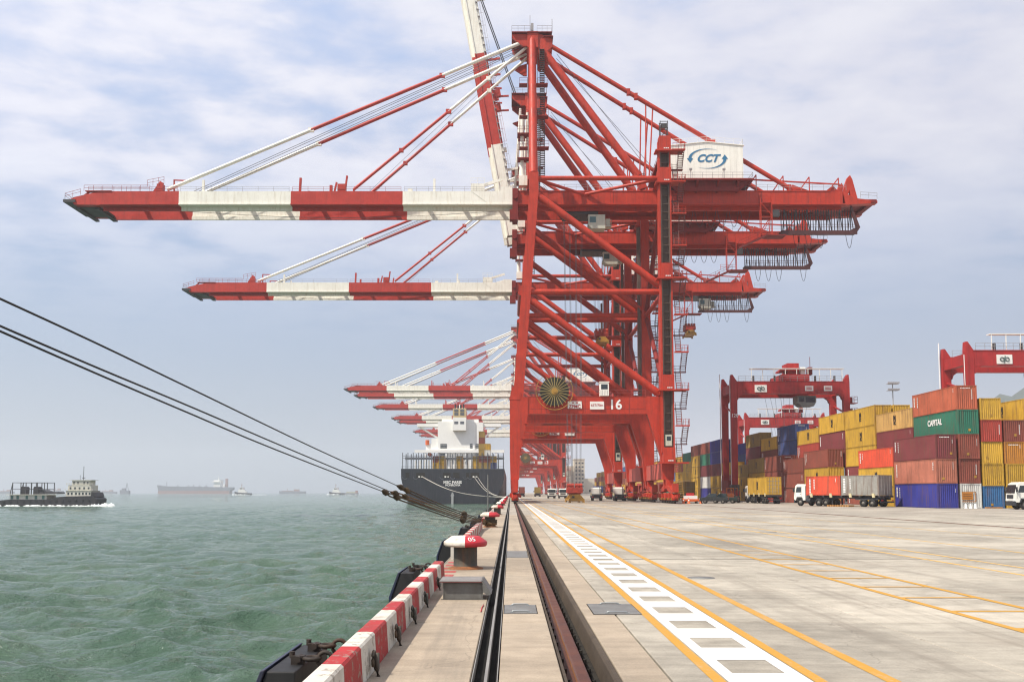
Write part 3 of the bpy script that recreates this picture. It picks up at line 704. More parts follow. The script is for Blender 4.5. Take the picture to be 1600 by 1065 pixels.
def build_crane(name, label):
    root = thing(name, label, 'crane', (.7, 172, 0), 0, 'red ship-to-shore cranes along the quay')
    BG, WH, CL = bogies(), wheels(), bogie_gear()
    for x in (0, G):
        for y in (-FY, FY):
            p = obj('bogie', BG, None, root, loc=(x, y, 0)); obj('wheel_set', WH, None, p); obj('rail_clamp', CL, None, p)
    for y in (-FY, FY):                      # four legs
        s = -1 if y < 0 else 1
        b = MB(); b.prism([(-.72, 4.0), (.72, 4.0), (.85, 8.0), (2.3, 15.2), (2.3, 18.1), (-.85, 18.1), (-.85, 8.0)], 'y', y - .85, y + .85)
        b.prism([(-.3, 18.1), (1.45, 18.1), (4.15, 54.0), (4.15, 57.6), (2.5, 57.6), (2.55, 54.0)], 'y', y - .8, y + .8)
        b.prism([(-.95, 17.6), (1.0, 17.6), (1.0, 18.9), (-.45, 19.9)], 'y', y - .9, y + .9)
        for zz in (9.2, 11.0, 13.6): b.cbox((.9 + (zz - 8) * .18, y - .95, zz), (.7, .2, .18))
        obj('leg', b, 'crane_red', root)
        b = MB(); b.prism([(25.2, 4.0), (27.1, 4.0), (27.1, 18.1), (22.6, 18.1), (22.6, 15.2), (24.9, 8.0)], 'y', y - .85, y + .85)
        b.prism([(24.9, 18.1), (26.8, 18.1), (26.6, 57.4), (25.1, 57.4)], 'y', y - .8, y + .8); obj('leg', b, 'crane_red', root)
        b = MB(); b.box((2.3, y - .75, 15.3), (22.6, y + .75, 18.1)); b.box((2.28, y - .8, 15.18), (22.62, y + .8, 15.3)); b.box((2.28, y - .8, 18.1), (24.5, y + .8, 18.2)); pb = obj('portal_beam', b, 'crane_red', root); b = MB(); [b.box((x - .03, y - .765, 15.32), (x + .03, y - .751, 18.08)) for x in (4.6, 8.2, 12.1, 16.3, 19.6)]; b.box((2.4, y - .765, 16.0), (22.5, y - .752, 16.05)); obj('weld_seam', b, 'seam_red', pb)
        b = MB(); b.rail((3.4, y - .75, 18.2), (22.4, y - .75, 18.2), 1.1, 8); obj('handrail', b, 'handrail_red', root)
        b = MB(); b.tube((3.6, y, 56.7), (25.0, y, 56.7), .42, 12); obj('cross_tube', b, 'crane_red', root)
        b = MB(); b.tube((2.5, y, 36.5), (25.2, y, 36.5), .5, 12); obj('cross_tube', b, 'crane_red', root)
        b = MB(); b.tube((3.9, y, 53.7), (25.2, y, 37.6), .66, 12); obj('diagonal_brace', b, 'crane_red', root)
        b = MB(); b.tube((2.6, y, 35.2), (25.0, y, 18.6), .66, 12); obj('diagonal_brace', b, 'crane_red', root)
        b = MB(); b.tube((4.2, y, 56.4), (12.5, s * 4.6, 55.9), .3, 8); b.tube((12.9, s * 4.6, 55.9), (25.4, y, 56.6), .3, 8); obj('roof_brace', b, 'crane_red', root)
        b = MB(); b.tube((3.3, y, 57.6), (3.3, s * 3.0, 86.0), .78, 14, .66); obj('mast', b, 'crane_red', root)
        b = MB(); b.tube((4.6, s * 2.7, 85.0), (22.7, s * 4.2, 59.4), .72, 14); b.beam((22.4, s * 4.2, 59.9), (23.5, s * 4.2, 57.0), 1.2, 1.4); obj('back_diagonal', b, 'crane_red', root)
        b = MB(); b.tube((6.1, s * 2.9, 85.2), (51.6, s * 4.0, 56.4), .42, 12)
        for t in (.33, .36, .67, .7, .97): 
            q = Vector((6.1, s * 2.9, 85.2)).lerp(Vector((51.6, s * 4.0, 56.4)), t); b.cbox(q, (.6, .95, 1.05))
        b.beam((50.6, s * 4.0, 57.3), (53.6, s * 4.0, 56.2), .7, 1.0); obj('backstay', b, 'crane_red', root)
        b = MB(); b.tube((24.3, s * 3.3, 73.6), (24.0, s * 4.2, 59), .13, 6); b.tube((25.6, s * 3.3, 72.8), (24.6, s * 4.2, 59), .13, 6); obj('backstay_post', b, 'crane_red', root)
        # main girder with its lower flange and trolley rail
        yg = s * GY
        b = MB(); b.box((.6, yg - .75, 54.15), (59.8, yg + .75, 56.45)); b.box((.62, yg - .95, 53.95), (60.4, yg + .95, 54.15)); b.box((.62, yg - .85, 56.45), (57.5, yg + .85, 56.6))
        b.prism([(60.4, 53.95), (66.1, 54.3), (66.1, 54.75), (62.0, 55.2), (59.8, 56.5)], 'y', yg - .74, yg + .74); b.box((.7, yg - s * .95 - .22, 53.3), (60, yg - s * .95 + .22, 53.94))
        obj('girder', b, 'crane_red', root)
        b = MB()
        for x in (9, 18, 27.6, 36, 45, 53.5): b.box((x - .05, yg - .765, 54.16), (x + .05, yg - .75, 56.44)); b.box((x - .05, yg + .75, 54.16), (x + .05, yg + .765, 56.44))
        for x in np.arange(4, 58, 2.25): b.box((x - .02, yg - .757, 54.16), (x + .02, yg - .751, 56.44))
        obj('splice_seam', b, 'seam_red', root)
        b = MB(); b.rail((42, yg + s * .9, 56.6), (60.4, yg + s * .9, 56.6), 1.1, 9); b.rail((7, yg + s * .9, 56.6), (26, yg + s * .9, 56.6), 1.1, 9); b.rail((63, yg + s * .9, 55.2), (66, yg + s * .9, 55), 1.1, 2); obj('handrail', b, 'rail_grey', root)
    for x, nm in ((0, 'sill_beam'), (G, 'sill_beam')):    # sill beams join near and far legs
        b = MB(); b.box((x - .7, -FY + .86, 4.1), (x + .7, FY - .86, 6.8)); b.box((x - .74, -FY + .9, 6.8), (x + .74, FY - .9, 6.9)); obj(nm, b, 'sunlit_sill_red', root)
        b = MB(); b.rail((x + .7, -FY + 1, 6.9), (x + .7, FY - 1, 6.9), 1.1, 8); obj('handrail', b, 'handrail_red', root)
    for x, z in ((3.0, 56.6), (25.8, 56.4), (1.0, 36.5), (26.0, 36.5)):
        b = MB()
        if z < 40: b.tube((x, -FY + .8, z), (x, FY - .8, z), .45, 10)
        else: b.box((x - .7, -FY + .8, z + .2), (x + .7, FY - .8, z + 1.9))
        obj('frame_tie', b, 'crane_red', root)
    b = MB(); b.tube((26.0, -FY + .8, 19), (26.0, FY - .8, 35.6), .45, 10); b.tube((26.0, FY - .8, 37.4), (26.0, -FY + .8, 55.0), .45, 10); obj('frame_brace', b, 'crane_dark_red', root)
    b = MB()
    for x in (8, 16, 27.5, 35, 43, 51, 59): b.box((x - .35, -GY + .76, 55.2), (x + .35, GY - .76, 56.3))
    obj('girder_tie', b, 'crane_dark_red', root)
    # apex
    b = MB(); b.box((2.4, -3.6, 84.2), (4.4, 3.6, 87.3)); b.prism([(-.4, 86.9), (2.4, 86.9), (2.4, 84.6), (1.5, 84.6), (-.4, 86.2)], 'y', -3.3, -2.7); b.prism([(-.4, 86.9), (2.4, 86.9), (2.4, 84.6), (1.5, 84.6), (-.4, 86.2)], 'y', 2.7, 3.3)
    b.prism([(-.3, 83.0), (2.4, 83.9), (2.4, 81.6), (1.8, 81.6)], 'y', 2.5, 3.1); b.prism([(4.4, 87.0), (6.9, 86.0), (7.1, 84.4), (4.8, 82.6), (4.4, 83.0)], 'y', -3.4, -2.2); b.prism([(4.4, 87.0), (6.9, 86.0), (7.1, 84.4), (4.8, 82.6), (4.4, 83.0)], 'y', 2.2, 3.4)
    b.box((6.5, -3.2, 84.7), (7.1, 3.2, 85.9)); obj('apex_head', b, 'crane_red', root)
    b = MB(); b.box((-.5, -3.8, 87.0), (7.0, 3.8, 87.15)); b.box((.2, -.8, 87.15), (2.6, .8, 87.7)); b.box((5.4, -3.8, 86.2), (7.2, 3.8, 86.35)); obj('apex_platform', b, 'crane_dark_red', root)
    b = MB(); b.rail((-.5, -3.8, 87.15), (3.0, -3.8, 87.15), 1.1, 3); b.rail((-.5, -3.8, 87.15), (-.5, 3.8, 87.15), 1.1, 4); b.rail((4.2, -3.8, 87.15), (7.0, -3.8, 87.15), 1.1, 3); b.rail((7.0, -3.8, 87.15), (7.0, 3.8, 87.15), 1.1, 4); b.rail((-.5, 3.8, 87.15), (7, 3.8, 87.15), 1.1, 4)
    b.tube((2.9, -3.5, 87.2), (2.9, -3.5, 90.4), .05, 5); b.tube((7.0, -3.6, 87), (7.0, -3.6, 89.6), .06, 5); b.cbox((3.3, -3.3, 88.1), (.5, .4, 1.6)); obj('handrail', b, 'rail_grey', root)
    b = MB(); b.tube((4.4, 0, 84.5), (4.6, 0, 58), .05, 4); b.tube((8, -1.2, 84), (25.5, -1.2, 61), .045, 4); b.tube((8, .6, 84), (27, .6, 61.5), .045, 4); obj('hoist_rope', b, 'wire', root)
    # mast stairs behind the near mast
    zs = [58.2 + 4.3 * i for i in range(7)]
    c = MB()
    for s in (0, .8):
        c.tube((4.7 + s, -5.2, 58), (4.7 + s, -3.6, 84), .06, 4)
    for i in range(60): z = 58.3 + i * .43; t = (z - 58) / 26; c.cbox((5.1, -5.2 + 1.6 * t, z), (.85, .5, .07))
    obj('mast_ladder', c, 'dark_steel', root)
    c = MB()
    for z in (63, 69.5, 76.3): t = (z - 57) / 29; c.cbox((5.0, -FY + 8 * t + .8, z), (2.2, 1.6, .15)); c.rail((4.2, -FY + 8 * t, z), (6.1, -FY + 8 * t, z), 1.1, 2); c.rail((.9, -FY + 8 * t, z), (2.4, -FY + 8 * t, z), 1.1, 1); c.cbox((1.6, -FY + 8 * t + .8, z), (1.5, 1.5, .15))
    obj('mast_landing', c, 'crane_dark_red', root)
    # machinery house on its platform
    h = MB(); h.prism([(28.4, 58.3), (41.6, 58.3), (41.6, 64.7), (35.0, 65.35), (28.4, 64.7)], 'y', -5.3, 5.3); hs = obj('machinery_house', h, 'house_white', root)
    rf = MB(); rf.prism([(28.2, 64.7), (28.2, 64.85), (35, 65.52), (41.8, 64.85), (41.8, 64.7), (35, 65.37)], 'y', -5.45, 5.45); obj('roof', rf, 'house_white', hs)
    o = obj('logo', LOGO, None, hs, loc=(35.1, -5.33, 62.3)); o = obj('lettering', CCT, None, hs, loc=(35.05, -5.34, 62.3), rot=FRONT)
    rl = MB()
    for s in (-5.3, 5.3): rl.rail((28.4, s, 64.9), (35, s, 65.4), 1.0, 4, .045); rl.rail((35, s, 65.4), (41.6, s, 64.9), 1.0, 4, .045)
    rl.rail((41.6, -5.3, 64.9), (41.6, 5.3, 64.9), 1.0, 4, .045); obj('handrail', rl, 'sign_white', hs)
    sm = MB()
    for x in np.arange(28.4 + .94, 41.5, 1.1): sm.box((x - .02, -5.312, 58.35), (x + .02, -5.301, 64.75))
    obj('wall_seams', sm, 'seam', hs)
    b = MB(); b.box((27.2, -6.6, 57.95), (43.1, 6.6, 58.25)); b.prism([(27.6, 57.95), (42.9, 57.95), (40.6, 56.2), (29.2, 56.2)], 'y', -5.6, -5.1); b.prism([(27.6, 57.95), (42.9, 57.95), (40.6, 56.2), (29.2, 56.2)], 'y', 5.1, 5.6)
    for x in (29.4, 33, 36.8, 40.4): b.beam((x, -6.4, 57.85), (x, -GY - .6, 56.3), .35, .5); b.beam((x, 6.4, 57.85), (x, GY + .6, 56.3), .35, .5); b.box((x - .2, -6.3, 57.5), (x + .2, 6.3, 57.94))
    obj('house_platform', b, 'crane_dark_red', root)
    b = MB(); b.rail((28.5, -6.5, 58.25), (43, -6.5, 58.25), 1.1, 8); b.rail((43, -6.5, 58.25), (43, 6.5, 58.25), 1.1, 5)
    for x in (31.8, 37.8): b.tube((x, -6.5, 58.25), (x, -6.5, 59.9), .06, 5); b.cbox((x, -6.5, 59.9), (.5, .4, .35))
    obj('handrail', b, 'rail_grey', root)
    # elevator on the near landside leg
    b = MB(); b.box((25.15, -13.3, 6.9), (25.38, -12.2, 63.0)); b.box((26.55, -13.3, 6.9), (26.75, -12.2, 63.0)); b.box((25.38, -12.5, 6.9), (26.55, -12.2, 63.0))
    for i in range(38): b.cbox((25.96, -12.9, 8 + i * 1.45), (1.2, .3, .1))
    obj('elevator_shaft', b, 'shaft_dark', root)
    b = MB(); b.box((24.85, -13.4, 8.5), (25.14, -12.15, 62.6)); b.box((26.76, -13.4, 8.5), (27.0, -12.15, 62.6)); obj('shaft_rail', b, 'crane_red', root)
    for z in (6.9, 19.2, 38.4, 55.2, 60.8):
        b = MB(); b.box((25.0, -13.9, z), (27.0, -12.0, z + 2.5)); b.box((25.7, -13.94, z + .35), (26.5, -13.9, z + 2.2)); d = obj('landing_box', b, 'crane_red', root)
        b = MB(); b.box((24.3, -14.2, z - .22), (29.2, -11.9, z)); obj('landing_floor', b, 'crane_red', d); b = MB()
        for i in range(3): b.box((25.75 + i * .32, -13.97, z + .18), (25.98 + i * .32, -13.945, z + .36))
        obj('number_plate', b, 'lettering_white', d)
    b = MB(); b.cbox((25.96, -13.0, 10.6), (1.05, 1.0, 1.9)); e = obj('elevator_car', b, 'cab_cream', root); b = MB(); b.cbox((25.96, -13.52, 10.9), (.7, .02, .7)); obj('window', b, 'glass_dark', e)
    b = MB()
    for s in (25.3, 26.6):
        for q in (-13.2, -12.2): b.beam((s, q, 63), (s, q, 66.2), .12, .12)
    for z in (63.8, 65, 66.1): b.beam((25.3, -13.2, z), (26.6, -13.2, z), .1, .1); b.beam((25.3, -12.2, z), (26.6, -12.2, z), .1, .1)
    b.beam((25.3, -13.2, 63), (26.6, -13.2, 65), .1, .1); b.cbox((25.96, -12.7, 65.4), (.9, .8, .6)); obj('elevator_head', b, 'dark_steel', root)
    stair_run(root, 27.25, [7.0, 13.1, 19.2, 25.6, 32.0, 38.4, 44.0, 49.6, 55.2, 60.8], -12.9)
    b = MB(); n = 22
    for i in range(n): b.cbox((28.0 - i * .03, -12.9 , .6 + i * .29), (.9, .8, .06))
    b.beam((28.45, -13.3, .3), (27.8, -13.3, 6.9), .08, .12); b.beam((27.55, -13.3, .3), (26.9, -13.3, 6.9), .08, .12); obj('foot_ladder', b, 'yellow_gear', root)
    b = MB(); b.beam((24.6, -6.3, 56.6), (25.9, -12.6, 60.6), 1.2, .3); b.rail((24.2, -6.3, 56.8), (25.5, -12.6, 60.8), 1.0, 4); obj('house_stair', b, 'crane_dark_red', root)
    # cable trays on the far landside leg
    b = MB(); b.box((24.25, FY - .6, 19), (24.8, FY + .2, 54)); obj('cable_tray', b, 'shaft_dark', root)
    stair_run(root, 27.2, [19.2, 28.0, 36.8, 45.6, 54.4], FY + .2)
    # cable reel in front of the portal beam
    rl = thing('cable_reel', None, None); COL.objects.unlink(rl); rl.name = 'cable_reel'; link(rl, root); rl.location = (6.75, -12.9, 18.95)
    b = MB(); b.tube((0, .05, 0), (0, .75, 0), 2.45, 36); obj('hose_coil', b, 'reel_hose', rl)
    b = MB()
    for i in range(24):
        a = 2 * math.pi * i / 24; b.beam((.35 * math.cos(a), 0, .35 * math.sin(a)), (2.75 * math.cos(a), -.05, 2.75 * math.sin(a)), .09, .09)
    b.ring((0, .1, 0), 2.05, .05, 'y', 36, 5)
    obj('spoke', b, 'reel_spoke', rl)
    b = MB(); b.ring((0, .0, 0), 3.15, .05, 'y', 40, 5, R(130), R(410)); obj('guard_ring', b, 'yellow_gear', rl)
    b = MB(); b.tube((0, -.25, 0), (0, 1.3, 0), .55, 16); b.tube((0, -.4, 0), (0, -.2, 0), .25, 12); obj('hub', b, 'yellow_gear', rl)
    # checker's cabin and boards
    b = MB(); b.box((14.55, -12.4, 18.25), (16.05, -10.8, 20.55)); b.box((14.45, -12.5, 20.55), (16.15, -10.7, 20.68)); k = obj('checker_cabin', b, 'house_white', root)
    b = MB(); b.box((14.72, -12.42, 19.35), (15.85, -12.38, 20.2)); obj('window', b, 'glass_dark', k)
    b = MB()
    for i in range(5): b.box((14.65 + i * .28, -12.43, 18.35), (14.7 + i * .28, -12.4, 19.2))
    obj('louvre', b, 'rail_grey', k)
    b = MB(); b.box((9.05, -11.86, 16.1), (11.45, -11.76, 17.35)); k = obj('sign_board', b, 'sign_white', root)
    obj('lettering', T_ZPMC, None, k, loc=(10.25, -11.87, 16.42), rot=FRONT); b = MB(); b.cbox((9.95, -11.87, 17.1), (.35, .02, .2)); b.cbox((10.6, -11.87, 17.1), (.35, .02, .2)); obj('lettering', b, 'ink_red', k)
    b = MB(); b.box((12.85, -11.95, 15.95), (15.25, -11.76, 17.3)); k = obj('sign_board', b, 'sign_white', root); obj('lettering', T_65, None, k, loc=(14.05, -11.97, 16.65), rot=FRONT)
    # operator cab and trolley
    tr = thing('trolley', None, None); COL.objects.unlink(tr); link(tr, root); tr.location = (12.2, 0, 0)
    b = MB(); b.box((-3.2, -GY + 1.3, 52.9), (3.2, GY - 1.3, 53.5)); b.box((-3, -2.4, 53.5), (-2.2, 2.4, 54.3)); b.box((2.2, -2.4, 53.5), (3, 2.4, 54.3)); b.tube((-1.2, -2, 53.9), (-1.2, 2, 53.9), .4, 10); b.tube((1.2, -2, 53.9), (1.2, 2, 53.9), .4, 10); obj('frame', b, 'dark_steel', tr)
    b = MB(); b.prism([(1.3, 50.6), (1.9, 49.9), (4.4, 49.9), (4.4, 52.5), (1.3, 52.5)], 'y', -3.4, -1.0); obj('operator_cab', b, 'cab_cream', tr)
    b = MB(); b.box((1.55, -3.43, 51.0), (2.7, -3.40, 52.1)); b.box((1.27, -3.2, 50.8), (1.30, -1.2, 52.2)); obj('window', b, 'cab_glass', tr)
    b = MB(); b.box((4.45, -3.3, 50.3), (5.6, -1.4, 50.4)); b.rail((4.5, -3.3, 50.4), (5.6, -3.3, 50.4), 1.1, 2); b.rail((5.6, -3.3, 50.4), (5.6, -1.4, 50.4), 1.1, 1); b.cbox((5.0, -2.2, 51.2), (.8, .9, 1.4)); obj('cab_stair', b, 'cab_cream', tr)
    # festoon walkway under the backreach
    b = MB(); b.box((48.6, -4.2, 48.9), (62.4, -2.4, 49.3)); b.prism([(60.8, 48.9), (62.3, 48.9), (63.0, 49.9), (61.6, 53.9), (61.3, 53.9), (62.2, 49.9), (61, 49.3)], 'y', -4.1, -3.8); b.rail((48.6, -4.2, 49.3), (62.4, -4.2, 49.3), 1.1, 8, .06); b.box((48.6, -4.2, 48.6), (62.4, -4.0, 48.9)); obj('festoon_walkway', b, 'festoon_dark', root)
    b = MB()
    for i in range(27): x = 48.9 + i * .49; b.beam((x, -3.0, 49.3), (x, -3.0, 53.5), .11, .16); 
    for i in range(7): x = 49.5 + i * 2.0; b.beam((x - .5, -3.4, 49.3), (x, -3.4, 53.4), .12, .12); b.beam((x + .5, -3.4, 49.3), (x, -3.4, 53.4), .12, .12)
    obj('festoon_hanger', b, 'dark_steel', root)
    b = MB()
    for i in range(4):
        x = 51.0 + i * 2.2 + (3 if i > 2 else 0); pts = [(x + 1.25 * t, -3.2, 48.9 - 2.6 * math.sin(math.pi * t) ** .8) for t in np.linspace(0, 1, 13)]; b.path(pts, .045, 5)
    for i in range(6):
        x = 31 + i * 2.1; pts = [(x + 1.8 * t, -2.9, 53.4 - 3.1 * math.sin(math.pi * t) ** .8) for t in np.linspace(0, 1, 11)]; b.path(pts, .05, 5)
    obj('festoon_cable', b, 'dark_steel', root)
    b = MB()
    for x in (44.6, 46.6):
        for y in (-5.4, -4.6): b.beam((x, y, 48.2), (x, y, 55.6), .12, .12)
    for z in (48.2, 51.6, 54.2): b.box((44.6, -5.4, z - .1), (46.6, -4.6, z))
    b.beam((44.6, -5.4, 48.3), (46.6, -5.4, 51.5), .1, .1); b.beam((46.6, -5.4, 51.7), (44.6, -5.4, 54.1), .1, .1); b.rail((43.2, -5.4, 48.2), (46.6, -5.4, 48.2), 1.1, 2); obj('access_tower', b, 'crane_red', root)
    b = MB(); b.beam((40.4, -4.9, 45.8), (45.6, -4.9, 48.2), 1.6, .25); b.rail((40.4, -5.6, 45.9), (45.6, -5.6, 48.3), 1.0, 3); b.box((45.4, -5.6, 48.0), (49.0, -3.0, 48.2)); obj('access_walkway', b, 'crane_dark_red', root)
    b = MB(); b.cbox((47.4, -5.0, 52.2), (1.2, .8, 1.2)); obj('junction_box', b, 'dark_steel', root)
    # back end: triangular cable frames and the end post
    b = MB()
    for i, x in enumerate((44.6, 49.6, 54.4, 59.8)):
        b.beam((x - 2.3, -2.6, 56.6), (x, -2.6, 60.2 - i * .2), .2, .2); b.beam((x, -2.6, 56.6), (x, -2.6, 60.2 - i * .2), .16, .16)
    b.beam((43.8, -2.6, 59.3), (60.0, -2.6, 58.4), .24, .24); obj('cable_frame', b, 'crane_red', root)
    for s in (-1, 1):
        b = MB(); b.prism([(60.0, 55.6), (61.5, 59.7), (62.0, 60.2), (62.4, 59.4), (63.4, 55.2), (62.2, 55.2), (61.8, 57.4), (61.2, 55.4)], 'y', s * 2.2 - .35, s * 2.2 + .35); b.prism([(56.6, 56.5), (58.8, 58.3), (59.8, 57.2), (60.4, 55.8)], 'y', s * 2.2 - .2, s * 2.2 + .2); obj('end_post', b, 'crane_red', root)
    b = MB(); b.box((61.5, -GY - .7, 54.85), (66.0, GY + .7, 54.98)); b.box((64.9, -5.0, 54.3), (65.8, 5.0, 54.7)); b.box((56, -GY + .96, 54.0), (61.2, GY - .96, 54.1))
    for i in range(10): b.box((50 + i * 1.1, -GY + .96, 54.15), (50.2 + i * 1.1, GY - .96, 54.3))
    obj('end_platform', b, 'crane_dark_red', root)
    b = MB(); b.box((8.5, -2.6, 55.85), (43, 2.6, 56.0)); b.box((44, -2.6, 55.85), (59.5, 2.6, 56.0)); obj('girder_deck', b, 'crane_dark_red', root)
    # hinge brackets at the waterside
    b = MB(); b.box((-.4, -GY - 1.2, 53.0), (.62, -GY + 1.2, 56.9)); b.box((-.4, GY - 1.2, 53.0), (.62, GY + 1.2, 56.9)); b.box((-.2, -GY + 1.2, 55.0), (.9, GY - 1.2, 56.6)); b.box((-.9, -GY - 1.8, 50.9), (.6, -GY - .2, 52.8)); b.tube((.1, -5.2, 55.4), (.1, -2.4, 55.4), .5, 12); b.tube((.1, 2.4, 55.4), (.1, 5.2, 55.4), .5, 12); obj('hinge_bracket', b, 'crane_dark_red', root)
    b = MB(); b.tube((1.4, -4.4, 61.8), (1.4, -4.4, 70.8), .33, 10); b.tube((2.4, -4.0, 62), (2.4, -4.0, 71.5), .2, 8); b.box((.8, -5.2, 57.4), (2.3, -3.6, 59.2)); b.tube((1.4, -4.4, 59.2), (1.4, -4.4, 61.8), .5, 10); obj('latch_cylinder', b, 'boom_white', root)
    b = MB(); b.rail((.5, -5.8, 62.4), (2.6, -5.8, 62.4), 2.4, 3); b.box((.5, -5.8, 62.2), (2.6, -3.4, 62.4)); b.rail((.5, -5.8, 67), (2.6, -5.8, 67), 1.2, 3); b.box((.5, -5.8, 66.8), (2.6, -3.4, 67)); obj('latch_platform', b, 'crane_dark_red', root)
    return root

HX, HZ = .1, 55.4
BOOM_CACHE = {}
def boom(root, L, up=0.0):
    """boom of length L with its stays; 'up' swings it about the hinge"""
    Mx = Matrix.Translation((HX, 0, HZ)) @ Matrix.Rotation(up, 4, 'Y') @ Matrix.Translation((-HX, 0, -HZ))
    def put(name, b, mat, par, key):
        k = (name, key, L, up)
        if k not in BOOM_CACHE:
            if up: b.v = [tuple(Mx @ Vector(q)) for q in b.v]
            BOOM_CACHE[k] = b.mesh(name, mat)
        return obj(name, BOOM_CACHE[k], None, par)
    k = L / 81.5
    br = [-.4, -20.4 * k, -40.8 * k, -61.2 * k]
    bo = thing('boom', None, None); COL.objects.unlink(bo); link(bo, root)
    for s in (-1, 1):
        y = s * GY
        for i in range(4):
            xa = br[i]; mat = 'boom_white' if i % 2 == 0 else 'boom_red'; b = MB()
            xb = br[i + 1] if i < 3 else -L + 6
            b.box((xb, y - .72, 54.15), (xa, y + .72, 56.5)); b.box((xb, y - .92, 53.95), (xa, y + .92, 54.15)); b.box((xb, y - s * .95 - .2, 53.3), (xa, y - s * .95 + .2, 53.94))
            if i == 3: b.prism([(-L + 6, 53.95), (-L + 6, 56.5), (-L + 1.2, 55.4), (-L + .5, 55.0), (-L + 1.3, 54.0)], 'y', y - .72, y + .72)
            if i == 0: b.prism([(xa - 7.5, 56.5), (xa - 4, 53.9), (xa, 53.9), (xa, 57.3), (xa - 2.2, 57.3), (xa - 2.2, 56.52)], 'y', y - .78, y + .78)
            put('boom_segment', b, mat, bo, (s, i))
        for i in range(4):
            xa = br[i]; xb = br[i + 1] if i < 3 else -L + 3.5
            b = MB(); b.rail((xb + .3, y + s * .75, 56.5), (xa - .3 - (4 if i == 0 else 0), y + s * .75, 56.5), .85, 7, .045); put('handrail', b, 'rail_grey' if i % 2 == 0 else 'handrail_red', bo, (s, i))
        b = MB(); b.cbox((-64.8 * k, y, 57.2), (1.1, 1.2, 1.5)); b.beam((-65.8 * k, y, 56.5), (-64.6 * k, y, 58.4), .3, .8); put('stay_bracket', b, 'boom_red', bo, (s, 5)); b = MB(); b.beam((-62.4 * k, y - s * .2, 56.5), (-62.4 * k, y, 58.9), .22, .22); b.beam((-62.4 * k, y, 58.8), (-59.6 * k, y, 58.7), .18, .2); put('davit', b, 'boom_red', bo, (s, 6)); b = MB(); b.rail((-67 * k, y - .7, 57.4), (-64 * k, y - .7, 58.0), 1.2, 3); put('handrail', b, 'handrail_red', bo, (s, 7)); b = MB()
        b.cbox((-31.6 * k, y, 57.2), (1.5, 1.1, 1.5)); b.beam((-31 * k, y, 57), (-30.7 * k, y, 59.6), .3, .4); put('stay_bracket', b, 'boom_red', bo, s)
        for ka, pa, pb, wq in ((0, (-39.3, 56.5), (-39.2, 59.2), .4), (1, (-33.6, 56.5), (-33.6, 57.8), .5), (2, (-33.0, 56.5), (-32.6, 58.4), .3)):
            b = MB(); b.beam((pa[0] * k, y, pa[1]), (pb[0] * k, y, pb[1]), wq, wq); put('rope_post', b, 'boom_red', bo, (s, ka))
        b = MB(); b.beam((-57.0 * k, y, 56.5), (-57.0 * k, y, 58.8), .4, .4); b.beam((-14.7, y, 56.5), (-14.7, y, 59), .4, .4); b.box((-19.5 * k, y - .4, 56.5), (-18.7 * k, y + .4, 57.1)); b.box((-8, y - .5, 56.5), (-5.5, y + .5, 58.0)); b.beam((-5.8, y, 57.8), (-2.3, y, 58.9), .4, .5); b.rail((-8, y - .6, 58), (-5.5, y - .6, 58), 1.0, 2); put('boom_post', b, 'boom_white', bo, s)
        # stays: white, red, white links
        if not up:
            for nm, xe, ze, top, cuts, r in (('outer_stay', -63.6 * k, 57.0, (2.4, s * 2.9, 85.9), (0, .395, .76, 1), .33), ('inner_stay', -29.5 * k, 57.0, (2.5, s * 2.3, 85.0), (0, .54, 1), .27)):
                a = Vector((xe, y, ze)); t = Vector(top)
                for i in range(len(cuts) - 1):
                    white = (i % 2 == 0) if nm == 'outer_stay' else i == 1
                    b = MB(); b.tube(a.lerp(t, cuts[i]), a.lerp(t, cuts[i + 1]), r, 10); q = a.lerp(t, cuts[i + 1]); b.cbox(q, (1.0, .5, .8)) if i < len(cuts) - 2 else None
                    put(nm, b, 'boom_white' if white else 'boom_red', root, (s, i))
                    if nm == 'inner_stay': 
                        q = a.lerp(t, .5 * (cuts[i] + cuts[i + 1])); b2 = MB().cbox(q, (.8, .6, .7)); put('stay_joint', b2, 'boom_white' if white else 'boom_red', root, (s, i))
        else:                                 # folded stay links hang beside the mast
            for nm, xq, z0, z1 in (('outer_stay', .9, 63.5, 82.5), ('outer_stay', 1.7, 61.5, 83.5), ('inner_stay', .2, 66, 84)):
                b = MB(); b.tube((xq, s * 2.6, z0), (xq + 1.2, s * 2.9, z1), .28, 8); kk = (nm, s, xq)
                if kk not in BOOM_CACHE: BOOM_CACHE[kk] = b.mesh(nm, 'boom_white')
                obj(nm, BOOM_CACHE[kk], None, root)
    b = MB()
    for i in range(11): x = -3 - i * (L - 10) / 10.6; b.box((x - .25, -GY + .73, 55.4), (x + .25, GY - .73, 56.2))
    put('boom_tie', b, 'crane_dark_red', bo, 0)
    b = MB(); b.beam((-L + .4, -GY - .9, 54.7), (-L + .4, GY + .9, 54.7), 2.2, .5); b.box((-L + 1.5, -GY + .73, 53.9), (-L + 5.5, GY - .73, 54.2)); b.box((-L + 4.4, -GY + .73, 53.6), (-L + 5.2, GY + 1.4, 53.95)); b.box((-L + 1.0, -GY + .73, 53.6), (-L + 1.7, GY + 1.4, 53.95)); put('boom_tip', b, 'dark_steel', bo, 1)
